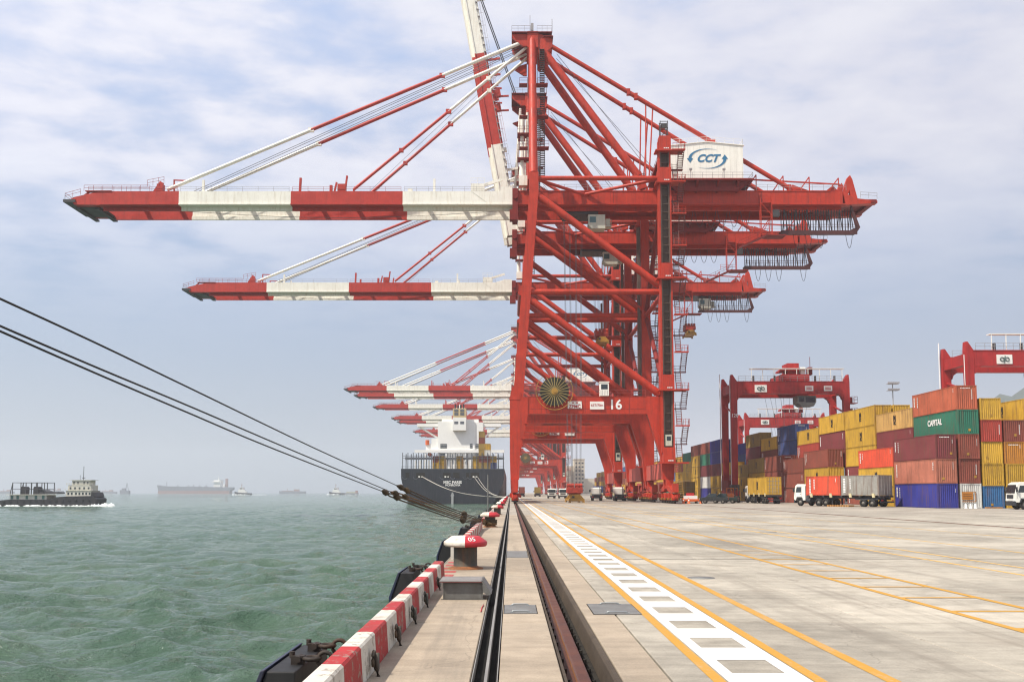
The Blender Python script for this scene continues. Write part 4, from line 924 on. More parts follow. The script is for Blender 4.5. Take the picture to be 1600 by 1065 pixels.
    b = MB(); b.rail((-L - .4, -GY - .8, 55.0), (-L - .4, GY + .8, 55.0), 1.1, 4); b.rail((-L - .4, -GY - .8, 55.0), (-L + 2.4, -GY - .8, 55.8), 1.1, 2); b.rail((-L + 3, -GY - .8, 56.5), (-L + 15, -GY - .8, 56.5), 1.1, 7); b.beam((-L + 1.4, -GY + .2, 55.0), (-L + 3.5, -GY + .2, 56.6), .5, .15); b.box((-L + 3.2, -GY - .85, 56.5), (-L + 8, -GY + .3, 56.62)); put('tip_handrail', b, 'handrail_red', bo, 1)
    if not up:
        b = MB()
        for s in (-1.6, -.7, .7, 1.6): b.tube((-60 * k, s, 57.2), (1.6, s * .8, 86.0), .055, 4, cap=False)
        for s in (-1, 1): b.tube((-27.5 * k, s * 1.2, 57.0), (1.4, s, 85.4), .03, 4, cap=False)
        put('boom_rope', b, 'wire', root, 2)
        pts = [(x, -2.0, 53.6 - 1.3 * math.sin(math.pi * (x + 62 * k) / (60 * k))) for x in np.linspace(-62 * k, -2, 16)]
        b = MB(); b.path(pts, .04, 4); put('trolley_cable', b, 'wire', root, 3)
    else:
        b = MB()
        for s in (-1.6, -.8, .8, 1.6):
            e = Mx @ Vector((-58 * k, s, 57.2)); b.tube(e, (1.0, s, 86.4), .06, 4, cap=False)
        BOOM_CACHE[('rope', up)] = b.mesh('boom_rope', 'wire'); obj('boom_rope', BOOM_CACHE[('rope', up)], None, root)
        b = MB()
        for i in range(46): b.cbox((-4 - i * 1.6, GY * .0 - GY - .95, 56.2), (.12, .5, .5))
        b.box((-78, -GY - 1.2, 56.0), (-3, -GY - 1.1, 56.1)); put('boom_ladder', b, 'rail_grey', bo, 5)

def spreader(loc, label, top, Q=5.9):
    """headblock and container spreader hanging on ropes from the trolley"""
    t = thing('spreader', label, 'spreader', loc, 0, 'container spreaders hung from the cranes')
    b = MB(); b.box((-1.22, -Q, .35), (-.85, Q, .75)); b.box((.85, -Q, .35), (1.22, Q, .75)); b.box((-1.22, -Q - .15, .3), (1.22, -Q + .3, .8)); b.box((-1.22, Q - .3, .3), (1.22, Q + .15, .8)); b.box((-.9, -1.4, .4), (.9, 1.4, 1.5))
    b.prism([(-1.2, .8), (-.6, 1.5), (.6, 1.5), (1.2, .8)], 'y', -Q, -Q + .4); b.prism([(-1.2, .8), (-.6, 1.5), (.6, 1.5), (1.2, .8)], 'y', Q - .4, Q); obj('spreader_frame', b, 'yellow_gear', t)
    for sx in (-1, 1):
        for sy in (-1, 1):
            b = MB(); b.prism([(sx * 1.22, .8), (sx * 1.36, .7), (sx * 1.4, 0), (sx * 1.28, 0.0), (sx * 1.22, .3)], 'y', sy * (Q - .1) - .25, sy * (Q - .1) + .25); b.box((min(sx * 1.0, sx * 1.2), sy * Q - .1, 0.02), (max(sx * 1.0, sx * 1.2), sy * Q + .1, .34)); obj('corner_flipper', b, 'yellow_gear', t)
    b = MB(); b.box((-1.4, -1.7, 1.75), (1.4, 1.7, 2.7)); b.box((-1.2, -1.2, 1.5), (1.2, 1.2, 1.75)); b.box((-1.38, -1.76, 2.2), (-.5, -1.71, 2.6)); b.box((.5, -1.76, 2.2), (1.38, -1.76 + .05, 2.6))
    for sx in (-1.1, -.4, .4, 1.1):
        b.box((sx - .2, -1.5, 2.7), (sx + .2, -.9, 3.2)); b.tube((sx - .25, -1.2, 3.1), (sx + .25, -1.2, 3.1), .38, 10); b.tube((sx - .25, 1.2, 3.1), (sx + .25, 1.2, 3.1), .38, 10)
    obj('headblock', b, 'spreader_red', t)
    b = MB(); b.tube((0, -1.71, 1.05), (0, -1.35, 1.05), .32, 10); b.box((-.8, -Q - .2, .85), (-.4, -Q + .2, 1.2)); obj('motor', b, 'dark_steel', t)
    b = MB()
    for sx in (-1.1, -.4, .4, 1.1):
        for sy in (-1.2, 1.2): b.tube((sx, sy, 3.2), (sx * 1.5, sy * 1.1, top - loc[2]), .035, 4, cap=False)
    obj('hoist_rope', b, 'wire', t)

crA = build_crane('quay_crane', 'red ship-to-shore crane number 16, nearest on the quay, boom lowered over the water')
def num(root, body):
    o = obj('lettering', text_mesh(body, 'white_paint', 2.3, .05), None, root, loc=(17.2, -11.78, 16.72), rot=FRONT); return o
crs = []
spec = [(199, 'red ship-to-shore crane with its boom raised upright, just behind the crane numbered 16', 81.5, R(80), None, 0),
        (247, 'red ship-to-shore crane with the second lowered boom, third from the camera', 86, 0, None, 36.5),
        (486, 'far red crane with number 13 and a lowered boom above the moored ship', 86, 0, '13', 0),
        (517, 'far red crane directly behind the one numbered 13, boom lowered just below it', 86, 0, None, 0),
        (588, 'far red crane whose boom tip shows left of the white ship bridge', 86, 0, None, 0),
        (678, 'hazy red crane with its boom tip level with the ship funnel top', 86, 0, None, 0),
        (712, 'hazy red crane, its boom just below the one level with the funnel', 86, 0, None, 0),
        (828, 'faint red crane, boom tip beside the white accommodation block', 86, 0, None, 0),
        (884, 'faintest red crane at the far end of the quay, lowest of all booms', 86, 0, None, 0)]
for y, lab, L, up, n, tro in spec:
    c = copy_tree(crA); c.location = (.7, y, 0); c['label'] = lab
    if n: num(c, n)
    boom(c, L, up); crs.append(c)
    for k in KIDS[c]:
        if k.name.startswith('trolley') and k.type == 'EMPTY' and tro: k.location.x = 47.5 if tro else k.location.x
        if k.name.startswith('trolley') and k.type == 'EMPTY' and y == 199: k.location.x = 17.5
num(crA, '16'); boom(crA, 81.5, 0)
spreader((10.9 + .7, 172, 0.0), 'yellow and red spreader standing on the quay under the portal of crane 16', 52.9)
spreader((18.6 + .7, 199, 33.0), 'yellow and red spreader hanging high between the crane legs on ropes', 52.9, 3.1)
spreader((46.7 + .7, 247, 42.8), 'dark spreader hanging under the landside back end of the third crane', 52.9, 2.6)

M('orange_board', (.45, .17, .02), .6, var=.15)
M('logo_qb', (.10, .14, .13), .5)
M('cab_grey', (.20, .19, .17), .6, var=.2)
M('guide_cream', (.55, .48, .28), .5, var=.15)
M('car_green', (.008, .02, .014), .3, var=.2, coat=.4)
# ================================================================== CONTAINERS
PAL = dict(Y=((.50, .30, .035), 'yellow'), T=((.50, .31, .10), 'tan yellow'), D=((.32, .21, .05), 'dull yellow'), M=((.17, .036, .04), 'maroon'), B=((.23, .062, .042), 'brown red'), P=((.40, .14, .09), 'faded brick'),
           O=((.58, .075, .035), 'bright orange red'), N=((.40, .10, .05), 'rust orange'), G=((.025, .15, .095), 'green'), U=((.030, .035, .22), 'dark blue'), L=((.035, .13, .29), 'bright blue'), W=((.62, .62, .58), 'white'),
           R=((.36, .05, .035), 'red'), K=((.035, .065, .18), 'navy'), A=((.30, .29, .26), 'weathered grey'), V=((.45, .19, .03), 'orange yellow'))
LC, WC = 12.19, 2.438
def corr(b, p0, p1, z0, z1, out, n, depth=.036, gap=.0):
    """corrugated sheet between two plan points, ribs vertical"""
    p0 = Vector((*p0, 0)); p1 = Vector((*p1, 0)); d = p1 - p0; o_ = Vector((*out, 0)); vs = []
    ts = []
    for i in range(n):
        for f, q in ((0, 0), (.25, 0), (.5, 1), (.75, 1)): ts.append(((i + f) / n, q))
    ts.append((1, 0))
    for t, q in ts:
        p = p0 + d * t - o_ * depth * q
        vs += [(p.x, p.y, z0), (p.x, p.y, z1)]
    b._add(vs, [(2 * i, 2 * i + 2, 2 * i + 3, 2 * i + 1) for i in range(len(ts) - 1)])
def frame(b, L, H):
    for x in (0, WC):
        for y in (0, L):
            sx = -1 if x else 1; sy = -1 if y else 1
            xa, xb = sorted((x, x + sx * .15)); ya, yb = sorted((y, y + sy * .17)); b.box((xa, ya, .12), (xb, yb, H - .12))
            xa, xb = sorted((x - sx * .004, x + sx * .17)); ya, yb = sorted((y - sy * .004, y + sy * .18)); b.box((xa, ya, 0), (xb, yb, .118)); b.box((xa, ya, H - .118), (xb, yb, H))
    for x in (0, WC - .08): b.box((x + .002, .181, .03), (x + .078, L - .181, .16)); b.box((x + .01, .181, H - .10), (x + .07, L - .181, H - .02))
    for y in (0, L - .1): b.box((.171, y + .002, .02), (WC - .171, y + .098, .16)); b.box((.171, y + .01, H - .12), (WC - .171, y + .09, H - .015))
def doors(b, L, H, y, sgn):
    """locking bars and hinges for a door end"""
    for x in (.5, .95, 1.5, 1.95): b.tube((x, y + sgn * .05, .14), (x, y + sgn * .05, H - .12), .025, 6)
    for z in (.5, 1.0, 1.6, 2.2): b.box((.2, y + (0 if sgn > 0 else -.03), z), (WC - .2, y + (.03 if sgn > 0 else 0), z + .045))
    b.box((WC / 2 - .02, y - .03, .16), (WC / 2 + .02, y + .03, H - .12))
CM = {}
def cparts(L, H):
    k = (L, H)
    if k not in CM:
        n = 40 if L > 8 else 20; f = MB(); frame(f, L, H); f.box((.09, .12, .05), (WC - .09, L - .06, .1))
        s = MB(); corr(s, (.022, .17), (.022, L - .17), .16, H - .10, (-1, 0), n); s2 = MB(); corr(s2, (WC - .022, .17), (WC - .022, L - .17), .16, H - .10, (1, 0), n)
        e = MB(); corr(e, (.15, .03), (WC - .15, .03), .16, H - .12, (0, -1), 9, .05); e2 = MB(); corr(e2, (.15, L - .03), (WC - .15, L - .03), .16, H - .12, (0, 1), 9, .05)
        r = MB(); r.box((.07, .1, H - .05), (WC - .07, L - .1, H - .03))
        dd = MB(); dd.box((.15, .03, .16), (WC - .15, .06, H - .12)); 
        CM[k] = dict(frame=f.mesh('frame', 'box'), side=s.mesh('side_panel', 'box'), side2=s2.mesh('side_panel', 'box'), end=e.mesh('end_panel', 'box'), end2=e2.mesh('end_panel', 'box'), roof=r.mesh('roof_panel', 'box'), door=dd.mesh('door', 'box'))
        a = MB(); frame(a, L, H); corr(a, (.022, .17), (.022, L - .17), .16, H - .10, (-1, 0), n); corr(a, (.15, .03), (WC - .15, .03), .16, H - .12, (0, -1), 9, .05); a.box((.07, .1, H - .05), (WC - .07, L - .1, H - .03)); a.box((.07, .1, .05), (WC - .06, L - .06, H - .06))
        CM[k]['all'] = a.mesh('shipping_container', 'box')
    return CM[k]
CORD = ('first', 'second', 'third', 'fourth', 'fifth', 'sixth', 'seventh', 'eighth', 'ninth', 'tenth', 'eleventh', 'twelfth')
def gear():
    if 'gear' not in CM: b = MB(); doors(b, 0, 2.59, .025, -1); CM['gear'] = b.mesh('locking_bar', 'door_gear'); b = MB(); doors(b, 0, 2.896, .025, -1); CM['gearh'] = b.mesh('locking_bar', 'door_gear')
T_M = text_mesh('M', 'lettering_black', 1.0, .06, 0, .006); T_SC = text_mesh('SC', 'lettering_black', .62, .04, 0, .006); T_CAP = text_mesh('CAPITAL', 'lettering_white', 1.0, .03, 0, .006)
def dashes(n, w, h, gap, vertical=True):
    k = ('dash', n, w, h, gap, vertical)
    if k not in CM:
        b = MB()
        for i in range(n):
            u = i * (h + gap) if vertical else i * (w + gap)
            if vertical: b._add([(-w / 2, 0, -u), (w / 2, 0, -u), (w / 2, 0, -u - h), (-w / 2, 0, -u - h)], [(3, 2, 1, 0)])
            else: b._add([(u, 0, 0), (u + w, 0, 0), (u + w, 0, -h), (u, 0, -h)], [(3, 2, 1, 0)])
        CM[k] = b.mesh('marking', 'lettering_white')
    return CM[k]
rc = random.Random(4); SIDE = (0, 0, -math.pi / 2)
def container(col, L, H, loc, label, detail, rz=0.0, door=False, group='shipping containers in the yard stacks', msc=None, text=None):
    c, _ = PAL[col]; c = (*c, 1); p = cparts(L, H)
    if not detail:
        o = obj('shipping_container', p['all'], None, None, loc=loc, rot=(0, 0, rz)); o.color = c; tag(o, label, 'container', group); r = o
    else:
        r = thing('shipping_container', label, 'container', loc, rz, group)
        for nm, k in (('frame', 'frame'), ('side_panel', 'side'), ('side_panel', 'side2'), ('end_panel', 'door' if door else 'end'), ('end_panel', 'end2'), ('roof_panel', 'roof')):
            q = obj(nm, p[k], None, r); q.color = c
        if door: gear(); obj('locking_bar', CM['gear' if H < 2.7 else 'gearh'], None, r)
    if msc is None: msc = col in 'YTD' and L > 8
    if msc:
        for m, z in ((T_M, .30), (T_SC, -.36)):
            q = obj('lettering', m, None, r, loc=(.0, L * .47, H / 2 + z), rot=LEFTF)
    elif text == 'CAPITAL':
        obj('lettering', T_CAP, None, r, loc=(.0, L * .50, H * .6), rot=LEFTF)
    elif detail and col not in 'YTD':
        v = rc.random()
        if v < .75: obj('marking', dashes(6 if v < .4 else 4, .16, .16, .07), None, r, loc=(.0, (L - 1.5) if v < .55 else .9, H - .45), rot=SIDE, kind='stuff')
        if v < .7: obj('marking', dashes(rc.choice((7, 9, 11)), rc.choice((.22, .34)), .15, rc.choice((.03, .06))), None, r, loc=(.0, L - rc.uniform(.5, .9), H - .4), rot=SIDE, kind='stuff')
        if v > .3: obj('marking', dashes(3, .09, .12, .05), None, r, loc=(.0, .8, H - .35), rot=SIDE, kind='stuff')
        if not door and rc.random() < .8: obj('marking', dashes(rc.choice((4, 7, 10)), rc.choice((.06, .10)), .07, .05), None, r, loc=(WC - rc.choice((.3, .45, .6)), .018, H - rc.uniform(.35, .7)), kind='stuff')
        if not door and rc.random() < .35: obj('marking', dashes(7, .12, .10, .05, False), None, r, loc=(.5, .018, H - .3), kind='stuff')
    if detail and not door and rc.random() < .5 and L > 8:
        b = CM.get('placard')
        if not b: b_ = MB(); b_._add([(-.14, 0, -.14), (.14, 0, -.14), (.14, 0, .14), (-.14, 0, .14)], [(0, 1, 2, 3)]); b = CM['placard'] = b_.mesh('placard', 'yellow_gear')
        obj('placard', b, None, r, loc=(rc.uniform(.5, 1.9), .015, rc.uniform(.4, .8)))
    return r
X0, PX, Y0, PY = 49.95, 2.72, 110.6, 12.55
GRID = {0: {0: ('h', 'UPM'), 1: ('h', 'WBBGN'), 2: ('s', 'LYYRY'), 3: ('s', 'YYVB'), 4: ('s', 'RBYMY'), 5: ('s', 'BYRM')},
        1: {0: ('s', 'YYO'), 1: ('s', 'BYBMT'), 2: ('s', 'BYYB'), 3: ('s', 'RYBY')},
        2: {1: ('h', 'BMYYY'), 2: ('h', 'YYBYY'), 3: ('s', 'BYRY')},
        3: {0: ('h', 'BYB'), 1: ('h', 'YRBMY'), 2: ('s', 'BYRY')},
        4: {0: ('s', 'BBB'), 1: ('s', 'YBRRY'), 2: ('s', 'YRBYK')},
        5: {0: ('h', 'RBB'), 1: ('h', 'BRBKK'), 2: ('s', 'YBRBY')},
        6: {0: ('h', 'BYD'), 1: ('s', 'YLKBY'), 2: ('s', 'YBRYM')},
        7: {0: ('s', 'YYD'), 1: ('h', 'MYBMD'), 2: ('s', 'YBRYD')},
        8: {0: ('h', 'YBY'), 1: ('s', 'YMKKU'), 2: ('s', 'YBRYU')},
        9: {0: ('h', 'YYMUU'), 1: ('s', 'YMKYU')},
        10: {0: ('h', 'UWMGB'), 1: ('s', 'YBMYB')},
        11: {0: ('h', 'YYYYB'), 1: ('s', 'YYMYY')},
        12: {0: ('s', 'YTYYG'), 1: ('s', 'YMGYG')},
        13: {0: ('s', 'PTYR'), 1: ('s', 'YMKYB')}}
for b_ in range(14, 36):
    GRID[b_] = {0: ('s', ''.join(rc.choice('YYYBBMRUGTPL') for _ in range(rc.choice((3, 4, 4, 5)))))}
    if b_ < 22: GRID[b_][1] = ('s', ''.join(rc.choice('YYBMRKG') for _ in range(5)))
tiers = ('bottom', 'second', 'third', 'fourth', 'top')
rowsay = ('front row', 'second row', 'third row', 'fourth row', 'fifth row', 'sixth row')
def ordw(n):
    return CORD[n] if n < 12 else '%dth' % (n + 1)
for bay, rows in GRID.items():
    for r_, (hc, cols) in rows.items():
        H = 2.896 if hc == 'h' else 2.591; front = rows.get(0, ('s', ''))
        for t_, cch in enumerate(cols):
            hid = False
            if bay > 0 and r_ > 0:           # nothing of it can be seen from the quay: behind nearer rows and nearer bays
                ln = [rows.get(q) for q in range(r_)]; zt = (t_ + 1) * H
                nb = GRID[bay - 1].get(r_); 
                hid = any(q and len(q[1]) * (2.896 if q[0] == 'h' else 2.591) > zt + .4 for q in ln) and nb is not None
                if r_ >= 2 and t_ < 3: hid = True
            if hid or (bay > 21 and t_ < 1 and False): continue
            jx = rc.uniform(-.04, .04); jy = rc.uniform(-.05, .05)
            lab = '%s 40 foot container, %s tier, %s, %s bay from near end' % (PAL[cch][1], tiers[min(t_, 4)] if t_ < len(cols) - 1 or t_ > 3 else 'top', rowsay[r_], ordw(bay))
            tx = 'CAPITAL' if (bay, r_, t_) == (0, 1, 3) else None
            dtl = bay < 5 or (bay < 7 and r_ < 2)
            if (bay, r_, t_) == (0, 1, 0): lab = 'white ribbed container with an orange board on its end, bottom of the near stacks'
            if (bay, r_, t_) == (0, 1, 3): lab = 'green 40 foot container lettered in white, near the top of the closest stacks'
            if (bay, r_, t_) == (0, 0, 0): lab = 'dark blue 40 foot container at the bottom corner of the nearest stack'
            o = container(cch, LC, H, (X0 + PX * r_ + jx, Y0 + PY * bay + jy, t_ * H), lab, dtl, text=tx)
            if (bay, r_, t_) == (0, 1, 0):
                b = MB(); b.box((.12, -.05, 1.0), (1.4, -.02, 1.85)); b.box((.12, -.05, .75), (1.75, -.03, .82)); b.box((.12, -.05, 1.86), (1.75, -.03, 1.93)); b.box((1.68, -.05, .75), (1.75, -.03, 1.93)); obj('board', b, 'orange_board', o)
                b = MB()
                for i in range(3): b.box((.25, -.056, 1.2 + i * .2), (1.25, -.051, 1.25 + i * .2))
                obj('marking', b, 'ink_black', o)
for i in range(3):                        # white bollards in front of the white container
    b = MB(); b.lathe([(.0, .55), (.09, .55), (.10, .5), (.13, .06), (.2, .0)], 10); o = obj('floor_bollard', b, 'white_paint', loc=(52.95 + i * .55, 110.0, 0)); tag(o, 'small white floor bollard at the foot of the white ribbed container, %s from the left' % ORD[i], 'floor bollard', 'white floor bollards')
for i, xx in enumerate((55.55, 56.3, 56.95)):
    b = MB(); b.box((-.22, -.25, 0), (.22, .25, .16)); o = obj('timber_block', b, 'amber_wood', loc=(xx, 110.1, 0)); tag(o, 'small yellow timber block on the ground before the bright blue container, %s from the left' % ORD[i], 'block', 'timber blocks by the blue container')

# ================================================================== YARD GANTRIES ON TYRES
def qb_logo():
    b = MB()
    for s in (-1, 1): b.ring((s * .42, 0, 0), .30, .085, 'y', 16, 4)
    b.box((-.13, -.05, -.62), (-.02, .05, .3)); b.box((.02, -.05, -.3), (.13, .05, .55)); return b.mesh('logo', 'logo_qb')
QB = qb_logo()
def rtg_crane(loc, label, number, trolley_x, grp='red rubber tyred yard gantries'):
    W_, B_ = 23.4, 8.0
    r = thing('yard_gantry', label, 'gantry crane', loc, 0, grp)
    for y in (0, B_):
        b = MB(); b.box((.8, y - .55, 22.1), (W_ - .8, y + .55, 24.6)); b.prism([(.75, 22.1), (1.9, 22.1), (1.15, 21.6), (.9, 20.9)], 'y', y - .5, y + .5); b.prism([(W_ - .75, 22.1), (W_ - 1.9, 22.1), (W_ - 1.15, 21.6), (W_ - .9, 20.9)], 'y', y - .5, y + .5)
        b.box((.6, y - .62, 24.6), (W_ - .6, y + .62, 24.72)); obj('main_beam', b, 'rtg_red', r)
        for x in (0, W_):
            s = 1 if x == 0 else -1
            b = MB(); b.prism([(x - s * .55, 1.9), (x + s * .55, 1.9), (x + s * .75, 21.7), (x + s * .8, 24.6), (x - s * .15, 26.1), (x - s * .5, 26.1), (x - s * .62, 24.6)], 'y', y - .5, y + .5); obj('leg', b, 'rtg_red', r)
        b = MB(); b.rail((1, y - .6, 24.72), (W_ - 1, y - .6, 24.72), 1.1, 14, .05); obj('handrail', b, 'rail_grey', r)
    for x in (0, W_):
        b = MB(); b.box((x - .6, -1.8, 1.2), (x + .6, B_ + 1.8, 2.2)); obj('sill_beam', b, 'rtg_red', r)
        b = MB(); b.beam((x, .5, 18.2), (x, B_ - .5, 20.2), .3, .3); b.box((x - .5, .5, 22.4), (x + .5, B_ - .5, 24.2)); obj('cross_tie', b, 'rtg_red', r)
        for y in (-.9, .9, B_ - .9, B_ + .9):
            b = MB(); b.tube((x - .32, y, .75), (x + .32, y, .75), .75, 16); q = obj('wheel', b, 'tyre', r); b = MB(); b.tube((x - .36, y, .75), (x + .36, y, .75), .36, 10); obj('rim', b, 'rim', q)
        b = MB(); b.box((x - 1.1, 1.2, 2.25), (x + .9, B_ - 1.2, 4.3)); b.rail((x - 1.1, 1.1, 4.3), (x - 1.1, B_ - 1.1, 4.3), 1, 4); obj('power_pack' if x == 0 else 'switch_house', b, 'crane_dark_red', r)
        b = MB(); b.box((x - .9, -1.0, 2.3), (x + .7, 1.1, 3.4)); obj('walkway', b, 'dark_steel', r)
    b = MB(); b.tube((-.9, B_ + .2, 2.2), (-.9, B_ + .2, 27.2), .1, 6); b.tube((-.75, -.2, 2.2), (-.7, -.2, 24), .07, 6); obj('conduit', b, 'white_paint', r)
    # roofed cable gallery
    b = MB(); b.box((3.6, -.4, 27.3), (W_ - .4, .9, 27.45))
    for i in range(9): x = 3.8 + i * (W_ - 4.6) / 8; b.beam((x, -.3, 24.7), (x, -.3, 27.3), .12, .12)
    obj('gallery_roof', b, 'sign_white', r)
    b = MB()
    for x in (4.2, 8.6, 21, 17): b.box((x - .15, -.5, 24.72), (x + .15, .0, 25.9))
    obj('gallery_box', b, 'dark_steel', r)
    t = thing('hoist_trolley', None, None); COL.objects.unlink(t); link(t, r); t.location = (trolley_x, 0, 0)
    b = MB(); b.box((-2.6, -.4, 24.8), (3.2, B_ + .4, 26.2)); b.box((-.9, 1, 26.2), (1.5, 5, 28.7)); b.prism([(-2.6, 27.2), (-.95, 28.2), (-.95, 27.0), (-2.6, 26.8)], 'y', 1, 4); obj('machinery', b, 'rtg_red', t)
    b = MB(); b.box((1.7, .6, 26.2), (2.7, 3, 27.8)); obj('cabinet', b, 'sign_white', t); b = MB(); b.box((3.3, .4, 26.2), (4.1, 2, 27.8)); b.tube((3.8, 1, 27.8), (3.8, 1, 30), .06, 5); obj('motor_house', b, 'crane_dark_red', t)
    b = MB(); b.prism([(1.0, 20.4), (1.9, 19.7), (4.4, 19.7), (4.9, 20.6), (4.9, 21.9), (1.0, 21.9)], 'y', .9, 4.2); cab = obj('operator_cab', b, 'cab_grey', t); b = MB(); b.box((1.3, .86, 20.6), (2.4, .9, 21.6)); b.box((2.7, .86, 20.5), (4.6, .9, 21.6)); obj('window', b, 'glass_dark', cab)
    b = MB()
    for x in (-4.4, -2.2, -.4, 1.8, 3.6):
        for y in (2.0, 6): b.tube((x, y, 21.9), (x * .55, y + .4, 12.0), .03, 4, cap=False)
    obj('hoist_rope', b, 'wire', t)
    for x, w_, k in ((5.6, 1.25, 1), (15.6, .85, 0), (18.6 + .9, .85, 0)):
        b = MB(); b.box((x - w_, -.66, 22.45 + (0 if k else .25)), (x + w_, -.56, 23.95 - (0 if k else .2))); q = obj('sign_board', b, 'sign_white', r)
        if k: obj('logo', QB, None, q, loc=(x, -.70, 23.2))
        else: b = MB(); b.box((x - .6, -.672, 22.95), (x + .6, -.661, 23.15)); b.box((x - .6, -.672, 23.3), (x + .6, -.661, 23.5)); obj('marking', b, 'ink_red', q)
    if number: obj('lettering', text_mesh(number, 'white_paint', 1.0, .01), None, r, loc=(.12, -.515, 17.6), rot=FRONT)
    b = MB()
    for z in (17.8, 20.2): b.box((W_ + .5, -1.0, z - .12), (W_ + 2.0, 1.2, z)); b.rail((W_ + .6, -1.0, z), (W_ + 2.0, -1.0, z), 1.3, 2); b.rail((W_ + 2, -1.0, z), (W_ + 2, 1.2, z), 1.3, 1); b.cbox((W_ + 1.1, .5, z + .7), (.6, .6, 1.2))
    for z in np.arange(3, 20, .5): b.cbox((W_ + .8, 1.0, z), (.6, .1, .05))
    obj('access_platform', b, 'crane_dark_red', r)
    return r
rtg_crane((46.1, 194, 0), 'red yard gantry numbered 120 standing over the container rows', '120', 12.6)
rtg_crane((72.3, 288, 0), 'smaller looking red yard gantry seen through the legs of number 120', '21', 13.5)
rtg_crane((74.0, 151, 0), 'red yard gantry numbered 107 behind the tallest stack at the right', '107', 16.5)
bc = random.Random(9)
for i in range(4):                        # block behind, seen between the gantries
    for k in range(2):
        col = 'YYBYRYYB'[i * 2 + k]
        container(col, LC, 2.591, (76.6 + .0, 170 + 12.6 * i, (3 + k) * 2.591), '%s container near the top of the block behind, %s bay of it' % (PAL[col][1], ordw(i) if k else ordw(i) + ' lower'), False)

